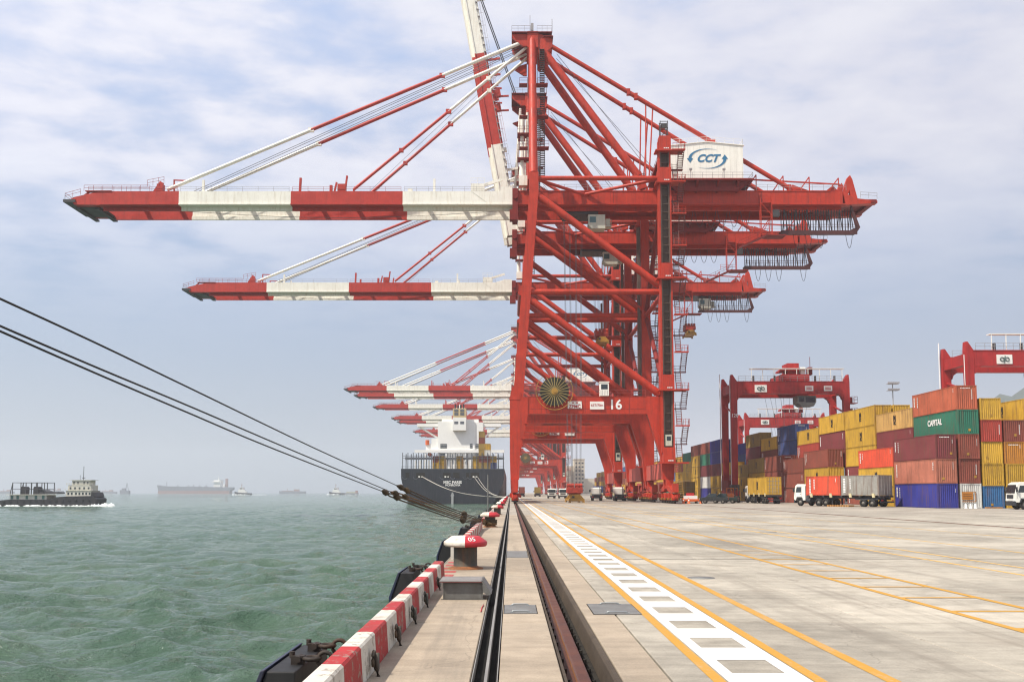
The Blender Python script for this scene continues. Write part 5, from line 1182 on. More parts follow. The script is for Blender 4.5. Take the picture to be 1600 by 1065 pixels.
# ================================================================== VEHICLES
def wheel(root, x, y, r=.52, w=.3, nm='wheel'):
    k = ('whl', r, w)
    if k not in CM:
        b = MB(); b.lathe([(r * .62, -w / 2), (r * .95, -w / 2), (r, -w * .3), (r, w * .3), (r * .95, w / 2), (r * .62, w / 2)], 20); me = b.mesh('wheel', 'tyre'); me.transform(Matrix.Rotation(math.pi / 2, 4, 'Y')); CM[k] = me
        b = MB(); b.lathe([(0, -w * .32), (r * .25, -w * .42), (r * .3, -w * .2), (r * .62, -w * .28), (r * .62, w * .28), (r * .3, w * .2), (r * .25, w * .42), (0, w * .32)], 16); me = b.mesh('rim', 'rim'); me.transform(Matrix.Rotation(math.pi / 2, 4, 'Y')); CM[('rim', r, w)] = me
    q = obj('wheel', CM[k], None, root, loc=(x, y, r)); obj('rim', CM[('rim', r, w)], None, q)
def truck(loc, rz, label, trailer=True, cabmat='truck_white', L=13.0, grp='yard trucks with trailers', bobtail=False):
    """drives towards +y locally; x across; cab front at y=L+2.6 (or 2.6 when alone)"""
    t = thing('yard_truck', label, 'truck', loc, rz, grp); w_ = 1.22; y0 = 0 if not trailer else L - .9
    # cab: raked windscreen, roof, bumper
    pf = [(y0 + .55, .75), (y0 + .55, 2.75), (y0 + .8, 2.98), (y0 + 2.0, 2.98), (y0 + 2.35, 2.78), (y0 + 2.62, 1.72), (y0 + 2.66, .95), (y0 + 2.5, .75), (y0 + 2.15, .75), (y0 + 2.02, 1.18), (y0 + 1.2, 1.18), (y0 + 1.05, .75)]
    b = MB(); b.prism(pf, 'x', -w_, w_); cab = obj('cab', b, cabmat, t, bevel=.05)
    b = MB(); b._add([(-w_ + .12, y0 + 2.42, 2.68), (w_ - .12, y0 + 2.42, 2.68), (w_ - .08, y0 + 2.655, 1.80), (-w_ + .08, y0 + 2.655, 1.80)], [(0, 1, 2, 3)]); b.box((-w_ + .08, y0 + 2.60, 1.78), (w_ - .08, y0 + 2.655, 1.80)); obj('windscreen', b, 'glass_dark', cab)
    for s in (-1, 1):
        b = MB(); x = s * (w_ + .012); pts = [(y0 + 1.25, 1.85), (y0 + 2.28, 1.85), (y0 + 2.08, 2.6), (y0 + 1.25, 2.6)]; b.prism(pts, 'x', min(x, x - s * .03), max(x, x - s * .03)); obj('window', b, 'glass_dark', cab)
        b = MB(); xs = sorted((s * (w_ + .004), s * (w_ - .02))); b.box((xs[0], y0 + 1.16, 1.2), (xs[1], y0 + 1.19, 2.7)); b.box((xs[0], y0 + 2.36, 1.2), (xs[1], y0 + 2.385, 1.84)); b.box((min(s * (w_ + .03), s * w_), y0 + 1.3, 1.62), (max(s * (w_ + .03), s * w_), y0 + 1.5, 1.67)); obj('door_seam', b, 'chassis', cab)
        b = MB(); b.box((s * w_ + (0 if s > 0 else -.32), y0 + 2.45, 1.9), (s * w_ + (.32 if s > 0 else 0), y0 + 2.52, 2.45)); obj('mirror', b, 'car_black', cab)
        b = MB(); xx = s * (w_ - .28); b.box((xx - .2, y0 + 2.64, .92), (xx + .2, y0 + 2.69, 1.12)); obj('headlight', b, 'lamp_clear', cab)
        b = MB(); b.prism([(y0 + .95, .7), (y0 + 1.05, 1.12), (y0 + 1.2, 1.22), (y0 + 2.02, 1.22), (y0 + 2.2, .8), (y0 + 2.12, .7), (y0 + 1.95, 1.08), (y0 + 1.25, 1.08), (y0 + 1.1, .7)], 'x', s * w_ - .04 + (.06 if s > 0 else -.06), s * w_ + (.06 if s > 0 else -.06) + .04); obj('mudguard', b, 'chassis', cab)
    b = MB(); b.box((-w_ + .05, y0 + 2.5, .42), (w_ - .05, y0 + 2.72, .86)); obj('bumper', b, 'chassis', cab); b = MB(); b.box((-.8, y0 + 2.66, 1.2), (.8, y0 + 2.69, 1.6)); obj('grille', b, 'chassis', cab)
    b = MB(); b.box((-.45, y0 - 3.6, .72), (.45, y0 + 2.3, 1.02)); b.box((-.7, y0 - .4, .5), (.7, y0 + .5, 1.15)); b.tube((-1.0, y0 - .4, .75), (-1.0, y0 + .4, .75), .32, 10); b.box((.75, y0 - .5, .45), (1.15, y0 + .4, .95)); b.box((-.6, y0 - 2.9, 1.02), (.6, y0 - 1.6, 1.25)); obj('chassis', b, 'chassis', t)
    b = MB(); b.tube((.9, y0 + .35, .9), (.9, y0 + .35, 3.2), .08, 8); obj('exhaust', b, 'chassis', t)
    for s in (-1, 1):
        wheel(t, s * (w_ - .2), y0 + 1.6); wheel(t, s * (w_ - .3), y0 - 1.7, .52, .5); wheel(t, s * (w_ - .3), y0 - 2.95, .52, .5)
    if trailer:
        b = MB()
        for s in (-.55, .55): b.box((s - .09, -.1, 1.05), (s + .09, L - .4, 1.42))
        for y in (.1, 3.2, 6.2, 9.3, L - .9): b.box((-w_, y - .14, 1.22), (w_, y + .14, 1.44))
        b.box((-w_, -.15, .55), (w_, -.05, .75)); b.box((-w_ + .1, .3, .9), (w_ - .1, 4.0, 1.05)); tr = obj('trailer', b, 'chassis', t)
        for s in (-1, 1):
            wheel(t, s * (w_ - .28), 1.35, .52, .52); wheel(t, s * (w_ - .28), 2.75, .52, .52)
            b = MB(); b.beam((s * .9, L * .62, 1.2), (s * .9, L * .62, .12), .14, .14); b.box((s * .9 - .15, L * .62 - .15, .05), (s * .9 + .15, L * .62 + .15, .14)); obj('landing_leg', b, 'chassis', tr)
            for y in (.9, 4.6, 7.9, L - 1.6): b = MB(); b.prism([(y - .2, 1.2), (y + .2, 1.2), (y + .28, 1.72), (y - .12, 1.72)], 'x', s * (w_ + .05) - .05, s * (w_ + .05) + .05); obj('corner_guide', b, 'guide_cream', tr)
            b = MB(); b.box((s * .95 - .15, -.17, .78), (s * .95 + .15, -.14, .9)); obj('tail_light', b, 'lamp_red', tr)
    return t
def on(loc, rz, dx, dy, dz):
    c, s = math.cos(rz), math.sin(rz); return (loc[0] + dx * c - dy * s, loc[1] + dx * s + dy * c, loc[2] + dz)
# long truck with two twenty foot boxes
a = R(28); l0 = (47.3, 118.9, 0); truck(l0, a, 'white truck hauling an orange red and a grey short container past the stacks', L=12.9)
gw = 'containers riding on trucks'
container('A', 6.06, 2.591, on(l0, a, -1.22, .1, 1.45), 'weathered grey short container with door bars on the rear of the long truck', True, a, True, gw)
container('O', 6.06, 2.591, on(l0, a, -1.22, 6.3, 1.45), 'bright orange red short container behind the white cab of the long truck', True, a, True, gw)
b = MB()
for i in range(9): b.box((-.5 + (i % 2) * .05, i * .42, 0), (.5, i * .42 + .3, .22))
o = obj('timber_dunnage', b, 'amber_wood', loc=on(l0, a, -1.6, 4.2, 0), rot=(0, 0, a)); tag(o, 'row of orange timber dunnage lying under the long truck trailer', 'dunnage')
l1 = (42.7, 153, 0); truck(l1, 0, 'white truck hauling a yellow container with its doors towards the camera', L=12.6); container('Y', LC, 2.896, on(l1, 0, -1.22, .1, 1.45), 'yellow container with ribbed doors on the truck beside gantry 120', True, 0, True, gw, msc=True)
l2 = (42.2, 222, 0); truck(l2, R(2), 'truck with a dull yellow container parked beyond the landside crane stairs', L=12.6); container('D', LC, 2.896, on(l2, R(2), -1.22, .1, 1.45), 'dull yellow container on the truck beyond the landside crane stairs', True, R(2), True, gw, msc=True)
truck((69.2, 102.4, 0), R(84), 'white truck cab turning in from the right edge before the stacks', L=12.6)
truck((19.0, 208, 0), R(-4), 'flatbed truck with a white cab under the crane portals', L=11.5); truck((23.3, 200, 0), R(-4), 'second flatbed truck with a white cab, right beside the crane wheels', L=11.5)
truck((12.6, 292, 0), R(180), 'white truck facing the camera under the far portal, left of the pair', trailer=False); truck((15.9, 290, 0), R(180), 'white truck facing the camera under the far portal, right of the pair', trailer=False)
for i, (x, y, c, n) in enumerate(((4.6, 390, 'B', 'brown red'), (11.5, 400, 'D', 'dull yellow'), (31, 330, 'K', 'navy'))):
    truck((x, y, 0), 0, 'distant truck carrying a %s container under the far cranes' % n, L=12.6); container(c, LC, 2.591, (x - 1.22, y, 1.45), '%s container on a distant truck under the far cranes' % n, False, 0, False, gw, msc=False)

def car(loc, rz, label, mat, pick=True):
    t = thing('pickup_car' if pick else 'van', label, 'car', loc, rz)
    pf = [(-2.3, .45), (-2.3, 1.0), (-.5, 1.02), (-.35, 1.65), (.75, 1.68), (1.35, 1.08), (2.3, .95), (2.35, .45)] if pick else [(-2.3, .45), (-2.3, 1.85), (1.2, 1.85), (1.8, 1.15), (2.35, 1.0), (2.35, .45)]
    b = MB(); b.prism(pf, 'x', -.88, .88); o = obj('body', b, mat, t, bevel=.05)
    for s in (-1, 1): b = MB(); b.prism([(-.38, 1.08), (-.28, 1.56), (.68, 1.58), (1.12, 1.1)], 'x', min(s * .87, s * .895), max(s * .87, s * .895)); obj('window', b, 'glass_dark', o); b = MB(); b.box((s * .65 - .15, 2.33, .72), (s * .65 + .15, 2.37, .88)); obj('headlight', b, 'lamp_clear', o); b = MB(); b.box((s * .7 - .12, -2.33, .7), (s * .7 + .12, -2.29, .92)); obj('tail_light', b, 'lamp_red', o)
    for s in (-1, 1):
        for y in (-1.4, 1.45): wheel(t, s * .78, y, .33, .22)
car((33.6, 156, 0), R(75), 'small black pickup parked by the orange machine at the crane foot', 'car_black')
car((36.2, 160, 0), R(70), 'dark green car close behind the black pickup', 'car_green')
# orange forklift
t = thing('forklift', 'orange forklift with a raised mast beside the gantry wheels', 'forklift', (39.4, 168, 0), R(200))
b = MB(); b.prism([(-1.5, .5), (-1.55, 1.5), (-.9, 1.7), (-.2, 1.25), (1.2, 1.2), (1.2, .5)], 'x', -.75, .75); obj('body', b, 'orange_paint', t, bevel=.05)
b = MB()
for sx in (-.68, .68):
    for y in (-.8, .8): b.beam((sx, y, 1.2), (sx, y * .8, 2.5), .09, .09)
b.box((-.75, -.8, 2.5), (.75, .8, 2.6)); obj('cab_guard', b, 'orange_paint', t); b = MB(); b.box((-.4, 1.3, .15), (-.28, 1.45, 3.1)); b.box((.28, 1.3, .15), (.4, 1.45, 3.1)); b.box((-.6, 1.46, .3), (.6, 1.55, 1.2)); obj('mast', b, 'dark_steel', t); b = MB(); b.box((-.45, 1.5, .1), (-.3, 2.6, .16)); b.box((.3, 1.5, .1), (.45, 2.6, .16)); obj('fork', b, 'dark_steel', t)
for s in (-1, 1): wheel(t, s * .65, .9, .4, .3); wheel(t, s * .65, -.95, .33, .25)
for i, (x, y, s) in enumerate(((28.6, 156.5, 1), (29.4, 156, 1), (31.6, 157, .8))):
    t = thing('traffic_cone', 'orange and white traffic cone on the apron beyond crane leg 16, %s from the left' % ORD[i], 'cone', (x, y, 0), 0, 'traffic cones by the crane'); b = MB(); b.lathe([(.32, .0), (.32, .05), (.22, .06), (.15, .45)], 12); obj('cone_base', b, 'cone_orange', t); b = MB(); b.lathe([(.15, .45), (.11, .65)], 12); obj('white_band', b, 'white_paint', t); b = MB(); b.lathe([(.11, .65), (.05, .95), (0, .96)], 12); obj('cone_tip', b, 'cone_orange', t)
t = thing('work_cart', 'small orange and white work cart among the cones by the crane', 'cart', (30.1, 158, 0)); b = MB(); b.box((-1.3, -.7, .35), (1.3, .7, .75)); obj('body', b, 'cone_orange', t); b = MB(); b.box((-1.1, -.6, .75), (1.0, .6, 1.3)); obj('load', b, 'white_paint', t); b = MB(); b.box((-.7, -.5, 1.3), (.5, .5, 1.75)); obj('hood', b, 'lamp_red', t)
for s in (-1, 1):
    for y in (-.9, .9): wheel(t, y, s * .6, .25, .16)
# masts with floodlights
def flood(loc, h, label):
    t = thing('floodlight_mast', label, 'light mast', loc, 0, 'floodlight masts in the yard'); b = MB(); b.tube((0, 0, 0), (0, 0, h), .3, 10, .15); obj('pole', b, 'tank_grey', t); b = MB()
    for z in (h - 2.2, h - .2): b.box((-1.7, -.9, z - .12), (1.7, .9, z)); 
    for z in (h - 2.2, h - .2):
        for x in (-1.5, -.75, 0, .75, 1.5): b.box((x - .28, -1.1, z), (x + .28, -.7, z + .5))
    obj('lamp_rack', b, 'rail_grey', t)
flood((118.4, 290, 0), 35.5, 'tall floodlight mast rising behind the yellow container stacks'); flood((150, 560, 0), 33.5, 'distant floodlight mast seen through gantry 120')
flood((36, 900, 0), 33, 'faint far floodlight mast beyond the crane portals')
# beige building at the far end of the quay
t = thing('terminal_building', 'pale beige building at the far end of the quay behind the crane ropes', 'building', (66, 905, 0)); b = MB(); b.box((-5, 0, 0), (5, 20, 33)); b.box((-12, 2, 0), (-5, 18, 27)); b.box((5, 2, 0), (40, 30, 15)); b.box((-5.3, -.3, 33), (5.3, 20.3, 33.8)); obj('wall', b, 'building_beige', t)
wm = MB().box((-.9, -.12, 0), (.9, -.02, 1.6)).mesh('window', 'glass_dark')
for i in range(3):
    for j in range(8): obj('window', wm, None, t, loc=(-3 + i * 3.0, 0, 3 + j * 3.7))

M('rope_dark', (.055, .038, .018), .85, var=.5, vscale=6, dirt=.5, dcol=(.17, .10, .03), bump=.5, bscale=40)
# ================================================================== MOORING ROPES IN THE FOREGROUND
def smooth(pts, n=4):
    pts = [Vector(p) for p in pts]; out = []
    for i in range(len(pts) - 1):
        p0 = pts[max(i - 1, 0)]; p1 = pts[i]; p2 = pts[i + 1]; p3 = pts[min(i + 2, len(pts) - 1)]
        for k in range(n):
            t = k / n; out.append(.5 * ((2 * p1) + (p2 - p0) * t + (2 * p0 - 5 * p1 + 4 * p2 - p3) * t * t + (3 * p1 - p0 - 3 * p2 + p3) * t ** 3))
    return out + [pts[-1]]
RP = [[(-8.48, -25.0, 6.88), (-4.96, 9.0, 3.75), (-4.78, 10.74, 3.59), (-4.54, 13.32, 3.34), (-4.0, 19.22, 2.77), (-3.29, 27.27, 2.07)],
      [(-8.26, -25.0, 6.8), (-4.94, 9.0, 3.48), (-4.77, 10.74, 3.31), (-4.53, 13.32, 3.08), (-4.15, 17.52, 2.69), (-3.36, 26.41, 1.89)],
      [(-8.26, -25.0, 6.75), (-4.94, 9.0, 3.43), (-4.77, 10.74, 3.24), (-4.53, 13.32, 2.98), (-4.21, 16.81, 2.64), (-3.4, 26.0, 1.85)]]
TL = [[(-3.29, 27.27, 2.07), (-3.16, 28.74, 1.93), (-2.6, 34.8, 1.40), (-2.05, 41.56, .92), (-1.65, 46.3, .60), (-1.36, 50.9, .36)],
      [(-3.36, 26.41, 1.89), (-3.18, 28.48, 1.74), (-2.62, 34.6, 1.26), (-2.07, 41.4, .78), (-1.66, 46.2, .50), (-1.30, 50.95, .26)],
      [(-3.4, 26.0, 1.85), (-3.29, 27.4, 1.72), (-2.66, 34.4, 1.15), (-2.1, 41.05, .66), (-1.70, 46.0, .40), (-1.36, 50.9, .16)]]
KN = [[(-3.24, 27.9, 2.02), (-3.16, 28.74, 1.93)], [(-3.30, 27.1, 1.84), (-3.18, 28.5, 1.74)], [(-3.42, 25.8, 1.87), (-3.29, 27.3, 1.72)]]
nm = ('uppermost of the three slack mooring lines from the upper left to the bollard', 'middle of the three mooring lines running down to the roped bollard', 'lowest of the three mooring lines running down to the roped bollard')
for i in range(3):
    t = thing('mooring_line', nm[i], 'mooring rope', (-1.3, 51, 0), 0, 'mooring lines to the second bollard'); loc = Vector((-1.3, 51, 0))
    rel = lambda ps: [Vector(p) - loc for p in ps]
    b = MB(); q0 = rel(RP[i]); b.path([q0[0], q0[0].lerp(q0[1], .5)] + smooth(q0[1:]), .0115, 6); obj('wire', b, 'rope_wire', t)
    b = MB(); p = smooth(rel(TL[i]), 6); rr = .027
    for s in (-1, 1): b.path([q + Vector((.028 * s * min(1, k / 4), 0, .03 * s * min(1, k / 4))) for k, q in enumerate(p)], rr * .8, 7)
    obj('rope_tail', b, 'rope_tan' if i == 1 else 'rope_dark', t)
    b = MB()
    for q in KN[i]:
        v = Vector(q) - loc; b.ring(v, .07, .03, 'x', 10, 6); b.path([v + Vector((-.03, -.4, .045)), v + Vector((0, -.1, .01)), v + Vector((0, .15, -.01)), v + Vector((.03, .45, -.04))], [.03, .085, .075, .03], 8)
    v = Vector(TL[i][3]) - loc; b.path([v + Vector((-.05, -.45, .05)), v + Vector((0, -.1, .03)), v + Vector((.02, .2, -.02)), v + Vector((.04, .55, -.07))], [.04, .12, .13, .04], 8)
    if i == 1: b.path([v + Vector((-.06, -.2, 0)), v + Vector((.02, 0, -.2)), v + Vector((.05, .15, -.05))], .045, 6)
    obj('splice', b, 'rope_dark', t)
    b = MB()
    for k in range(2): z = .14 + .09 * i + .045 * k; b.ring((.18, .3, z), .335 + .02 * k, .04, 'z', 20, 6, R(-200), R(40)); 
    b.path([(-.06, -.1, .36 - .1 * i), (-.10, .12, .28 - .05 * i), (-.15, .3, .2 + .03 * i)], .045, 6); obj('eye', b, 'rope_dark' if i else 'rope_tan', t)

# ================================================================== SHIPS
SX, SY = -24.0, 389.0
t = thing('container_ship', 'large dark navy container ship moored stern first with a white accommodation block', 'ship', (SX, SY, 0))
lv = [-4.5, -3, -1, 1, 3, 5.5, 7.5, 11.4]
tr0 = [13, 16.6, 17.8, 18.8, 19.8, 20.8, 21.2, 21.3]; full = [20.6, 21, 21.2, 21.3, 21.3, 21.3, 21.3, 21.3]
def mixp(a, b, k): return [p + (q - p) * k for p, q in zip(a, b)]
st = [(0, tr0, 0), (5, mixp(tr0, full, .35), 0), (18, mixp(tr0, full, .85), 0), (40, full, 0), (215, full, 0), (255, [v * .8 for v in full], .4), (285, [v * .42 for v in full], 1.5), (305, [.4 + .09 * v for v in full], 3.5)]
b = MB(); b.smooth = False; rows = []
for y, hb_, lift in st: rows.append([(-h, y, z + lift * (z > 5)) for h, z in zip(hb_, lv)][::-1] + [(h, y, z + lift * (z > 5)) for h, z in zip(hb_, lv)])
n = len(rows[0]); vs = [q for r_ in rows for q in r_]; fs = []
for i in range(len(rows) - 1):
    for j in range(n - 1): fs.append((i * n + j, i * n + j + 1, (i + 1) * n + j + 1, (i + 1) * n + j))
    fs.append((i * n + n - 1, i * n, (i + 1) * n, (i + 1) * n + n - 1))
fs.append(tuple(range(n - 1, -1, -1))); fs.append(tuple((len(rows) - 1) * n + j for j in range(n))); b._add(vs, fs); hull = obj('hull', b, 'navy_hull', t)
b = MB(); b.box((-21.32, .02, 11.41), (21.32, 200, 11.55)); obj('deck', b, 'deck_grey', t)
for k, (x, w_) in enumerate(((-13.2, 3.6), (-2.4, 3.2), (1.6, 2.6), (9.2, 3.4), (-18.6, 1.6), (6.2, 1.4))):
    b = MB(); b.box((x - w_ / 2, -.06, 7.7), (x + w_ / 2, -.01, 9.9)); q = obj('mooring_port', b, 'trench_dark', hull)
    if k in (0, 1, 3): 
        b = MB(); b.box((x - .9, -.12, 7.9), (x - .2, -.07, 8.5)); b.box((x + .3, -.12, 8.0), (x + .9, -.07, 8.4)); obj('fairlead', b, 'sign_white', hull)
    b = MB(); b.ring((x - w_ / 2 - .2, -.1, 8.2), 1.0, .1, 'y', 10, 4, R(180), R(330)); obj('roller', b, 'deck_grey', hull)
obj('lettering', T_SHIP, None, hull, loc=(.0, -.08, 5.9), rot=FRONT); obj('lettering', T_PORT, None, hull, loc=(.1, -.08, 4.75), rot=FRONT)
b = MB(); b._add([(-1.8, -.06, 3.75), (1.6, -.06, 3.75), (1.6, -.06, 3.95), (-1.8, -.06, 3.95)], [(0, 1, 2, 3)]); obj('marking', b, 'boot_grey', hull)
b = MB(); b.box((-.45, -.5, -4), (.45, .1, .3)); b.prism([(-.8, .3), (.8, .3), (.2, 1.8), (-.2, 1.8)], 'y', -.3, .05); obj('rudder_head', b, 'tank_grey', t)
b = MB()
for i in range(20):
    x = -20.9 + i * 2.2; b.beam((x, 2.0, 11.5), (x, 2.0, 18.2), .28, .28); b.beam((x, 15.2, 11.5), (x, 15.2, 18.2), .35, .5)
for z in (15.9, 16.8): b.box((-21, 1.9, z), (21, 2.15, z + .18))
b.box((-21.2, 14.2, 15.8), (21.2, 15.8, 16.8)); b.rail((-21.2, .2, 11.5), (21.2, .2, 11.5), 1.1, 20); obj('lashing_bridge', b, 'deck_grey', t)
b = MB()
for i in range(17): x = -17.5 + i * 1.9; b.box((x, 18, 11.6), (x + .75, 18.4, 15.5))
obj('hatch_posts', b, 'ship_white', t)
b = MB(); b.box((-9.6, 44, 11.5), (7.4, 56, 34.2)); b.box((7.4, 44.6, 11.5), (11.2, 56, 34.0)); b.box((-12.6, 45, 21.2), (-9.6, 54, 26.5)); b.box((-15.2, 45, 21.2), (-12.6, 54, 24.2)); ac = obj('accommodation', b, 'ship_white', t)
b = MB(); b.box((-20.2, 43.0, 19.9), (21, 44.5, 21.2)); b.box((-20.2, 44.5, 20.6), (21, 57, 21.2))
for x in (-15.5, -6, 3, 10, 17): b.box((x, 43.2, 15.8), (x + .7, 44.4, 19.9))
b.box((-6.5, 43.1, 17.0), (3.2, 43.6, 18.0)); obj('deck_wing', b, 'ship_white', t)
b = MB(); b.box((-19.5, 47, 32.2), (19.5, 53, 33.6)); b.beam((-18.5, 50, 32.2), (-10, 50, 27), .6, .8); b.beam((18.5, 50, 32.2), (11, 50, 27), .6, .8); b.box((-8, 47, 34.2), (9, 55, 35.6)); obj('bridge', b, 'ship_white', t)
b = MB(); b.box((-2.6, 41.5, 30), (3.4, 48, 40.2)); fu = obj('funnel', b, 'funnel_buff', t)
b = MB(); b.box((-2.65, 41.45, 30.05), (3.45, 48.05, 36.0)); obj('casing', b, 'ship_white', fu)
b = MB()
for x in (-1.9, .8):
    for z in (37.0, 38.6, 33.0): b.box((x, 41.38, z), (x + 1.8, 41.44, z + 1.2))
obj('louvre', b, 'deck_grey', fu); b = MB()
for x in (-1.6, -.4, .9, 2.2): b.tube((x, 44.5, 40.2), (x, 44.5, 41.8 + .3 * abs(x)), .4, 8)
obj('exhaust_pipe', b, 'hull_black', fu)
for x, z, w_ in ((-8.4, 22.0, 3.0), (5.2, 22.0, 1.2), (7.9, 22.0, 3.0), (-8.4, 17.6, 3), (8.2, 17.6, 2.4)):
    b = MB(); b.box((x, 43.9, z), (x + w_, 43.97, z + 2.0)); b2 = MB(); q = obj('window', b, 'glass_dark', ac); b2.box((x, 43.87, z + .62), (x + w_, 43.9, z + .72)); b2.box((x, 43.87, z + 1.3), (x + w_, 43.9, z + 1.4)); obj('bar', b2, 'ship_white', q)
b = MB(); b.tube((-13.5, 45, 19.2), (-13.5, 52, 19.2), .9, 10); b.tube((-14.5, 45, 23.6), (-14.5, 45, 25.8), .9, 10); obj('lifeboat', b, 'cone_orange', t)
b = MB(); b.tube((0, 52, 36.6), (0, 52, 43), .25, 8); b.box((-2.5, 51.8, 41), (2.5, 52.2, 41.3)); b.tube((3, 50, 36.6), (3, 50, 41), .15, 6); obj('mast', b, 'ship_white', t)
# boxes on the stern
bx = [(-7.25, 'YB'), (-4.85, 'YY'), (2.6, 'YY'), (9.4, 'YY'), (11.85, 'DBDDBD'), (14.3, 'DBWY'), (16.8, 'KY')]
for i, (x, cs) in enumerate(bx):
    for k, c in enumerate(cs):
        container(c, LC, 2.591, (SX + x - 1.2, SY + 2.3, 11.56 + k * 2.6), '%s container on the ship stern, %s tier, %s stack from the sea side' % (PAL[c][1], tiers[min(k, 4)] if k < 5 else 'topmost', CORD[i]), False, 0, False, 'containers on the moored ship', msc=False)
for i, (a_, e_) in enumerate((((-12.6, -.2, 8.2), (22.6, -140, 0.55)), ((-12.2, -.2, 8.2), (22.75, -140, .4)), ((8.9, -.2, 8.2), (22.7, -140, .6)), ((10.2, -.2, 8.3), (22.8, -139, .5)))):
    a_ = Vector(a_); e_ = Vector(e_); b = MB(); b.path([a_.lerp(e_, k / 12) + Vector((0, 0, -2.2 * math.sin(math.pi * k / 12))) for k in range(13)], .075, 5)
    o = obj('stern_line', b, 'rope_pale', None, loc=(SX, SY, 0)); tag(o, 'pale mooring rope from the %s of the navy ship to the quay' % ('left port', 'left port, slightly lower', 'right port', 'right port, slightly higher')[i], 'mooring rope', 'pale stern lines of the moored ship')

# ---- work barge on the left
t = thing('work_barge', 'black hulled work barge with a white deckhouse and a steel deck frame', 'barge', (-179.6, 336, WZ)); t.scale = (1, 1, .78)
b = MB(); P_ = [(0.6, 0), (0, 1.5), (.3, 2.6), (3.5, 3.0), (17, 3.0), (19.5, 4.0), (24, 4.4), (32.6, 4.6), (34.2, 3.2), (34.0, 1.2), (32.5, -1), (2, -1)]; b.prism(P_, 'y', -4.2, 4.2)
b.prism([(31.8, 4.5), (33.6, 4.3), (33.0, 6.2), (31.9, 6.3)], 'y', -3.6, 3.6); obj('hull', b, 'hull_black', t)
b = MB()
for x in np.arange(1.5, 33, 2.3): b.lathe([(.1, -.1), (.42, -.12), (.42, .12), (.1, .1)], 10, (0, 0, 0)) if False else b.tube((x, -4.25, 2.0 + .02 * x), (x, -4.5, 2.0 + .02 * x), .45, 10)
obj('tyre_fender', b, 'black_rubber', t)
b = MB(); b.box((3.2, -3.4, 3.0), (16.2, 3.4, 5.0)); dh = obj('engine_house', b, 'barge_white', t); b = MB(); b.box((2.2, -4.0, 5.0), (19.8, 4.0, 5.25)); obj('roof', b, 'barge_white', dh)
for x in (3.6, 5.6, 8.8, 12.0, 14.6): b = MB(); b.box((x, -3.46, 3.1), (x + .9, -3.41, 4.8)); obj('door', b, 'barge_green', dh)
b = MB()
for y in (-3.6, 3.6):
    for x in (4.2, 7.1, 8.9, 10.9, 12.9, 15.4): b.beam((x, y, 5.2), (x, y, 10.6), .22, .22)
    for z in (7.6, 10.5): b.beam((4.2, y, z), (15.4, y, z), .22, .22)
    b.beam((4.2, y, 10.5), (3.4, y, 5.2), .2, .2)
for x in (4.2, 10.9, 15.4): b.beam((x, -3.6, 10.5), (x, 3.6, 10.5), .2, .2)
obj('deck_frame', b, 'barge_steel', t)
for x in (5.8, 10.4): b = MB(); b.prism([(x, 5.25), (x + 1.9, 5.25), (x + 1.9, 8.2), (x + 1.5, 8.8), (x + .3, 8.8), (x, 8.2)], 'y', -1.4, 1.4); obj('winch', b, 'hull_black', t)
b = MB(); b.prism([(12.6, 5.3), (19.8, 5.6), (19.8, 6.3), (15.5, 6.6), (14.2, 7.4), (13.2, 6.2)], 'y', -2.5, 2.5); obj('tarpaulin', b, 'barge_steel', t)
b = MB(); b.box((22.9, -3.4, 4.3), (32.0, 3.4, 6.9)); b.box((23.4, -3.0, 6.9), (31.4, 3.0, 9.4)); b.box((24.6, -2.6, 9.4), (30.6, 2.6, 11.6)); wh_ = obj('wheelhouse', b, 'barge_white', t)
b = MB()
for z, xs in ((5.1, (23.5, 24.7, 26.2, 27.4, 28.6, 29.8, 31.0)), (7.5, (24.0, 25.6, 27.2, 28.8, 30.4)), (9.9, (25.0, 26.4, 28.6, 29.8))):
    for x in xs: b.box((x, -3.45 if z < 6 else (-3.05 if z < 9 else -2.65), z), (x + .6, -3.40 if z < 6 else (-3.0 if z < 9 else -2.6), z + 1.0))
obj('window', b, 'glass_dark', wh_); b = MB(); b.rail((22.6, -3.5, 6.9), (32.3, -3.5, 6.9), .9, 8, .09); b.rail((22.9, -3.2, 9.4), (32.2, -3.2, 9.4), .9, 8, .09); b.box((23.8, -3.0, 11.6), (31.6, 3.0, 11.75)); b.box((22.6, -3.6, 6.85), (32.3, 3.6, 6.95)); obj('handrail', b, 'barge_white', wh_)
b = MB(); b.tube((27.4, 0, 11.7), (27.4, 0, 18), .1, 6); b.tube((26, .5, 11.7), (26, .5, 14), .06, 5); b.box((27, -.2, 12.6), (28, .2, 12.9)); obj('mast', b, 'barge_steel', t)
def foam(loc, pts, name='wake_foam', lab='white wake foam along the barge waterline'):
    rg = random.Random(len(pts)); b = MB()
    for x, y, sx, sy, sz in pts:
        n_ = 7; vs = [(x + sx * math.cos(6.28 * i / n_) * rg.uniform(.6, 1.1), y + sy * math.sin(6.28 * i / n_) * rg.uniform(.6, 1.1), 0.02) for i in range(n_)] + [(x + rg.uniform(-.2, .2) * sx, y, sz)]
        b.smooth = True; b._add(vs, [(i, (i + 1) % n_, n_) for i in range(n_)])
    o = obj(name, b, 'foam_white', None, loc=loc); tag(o, lab, kind='stuff')
rg = random.Random(2)
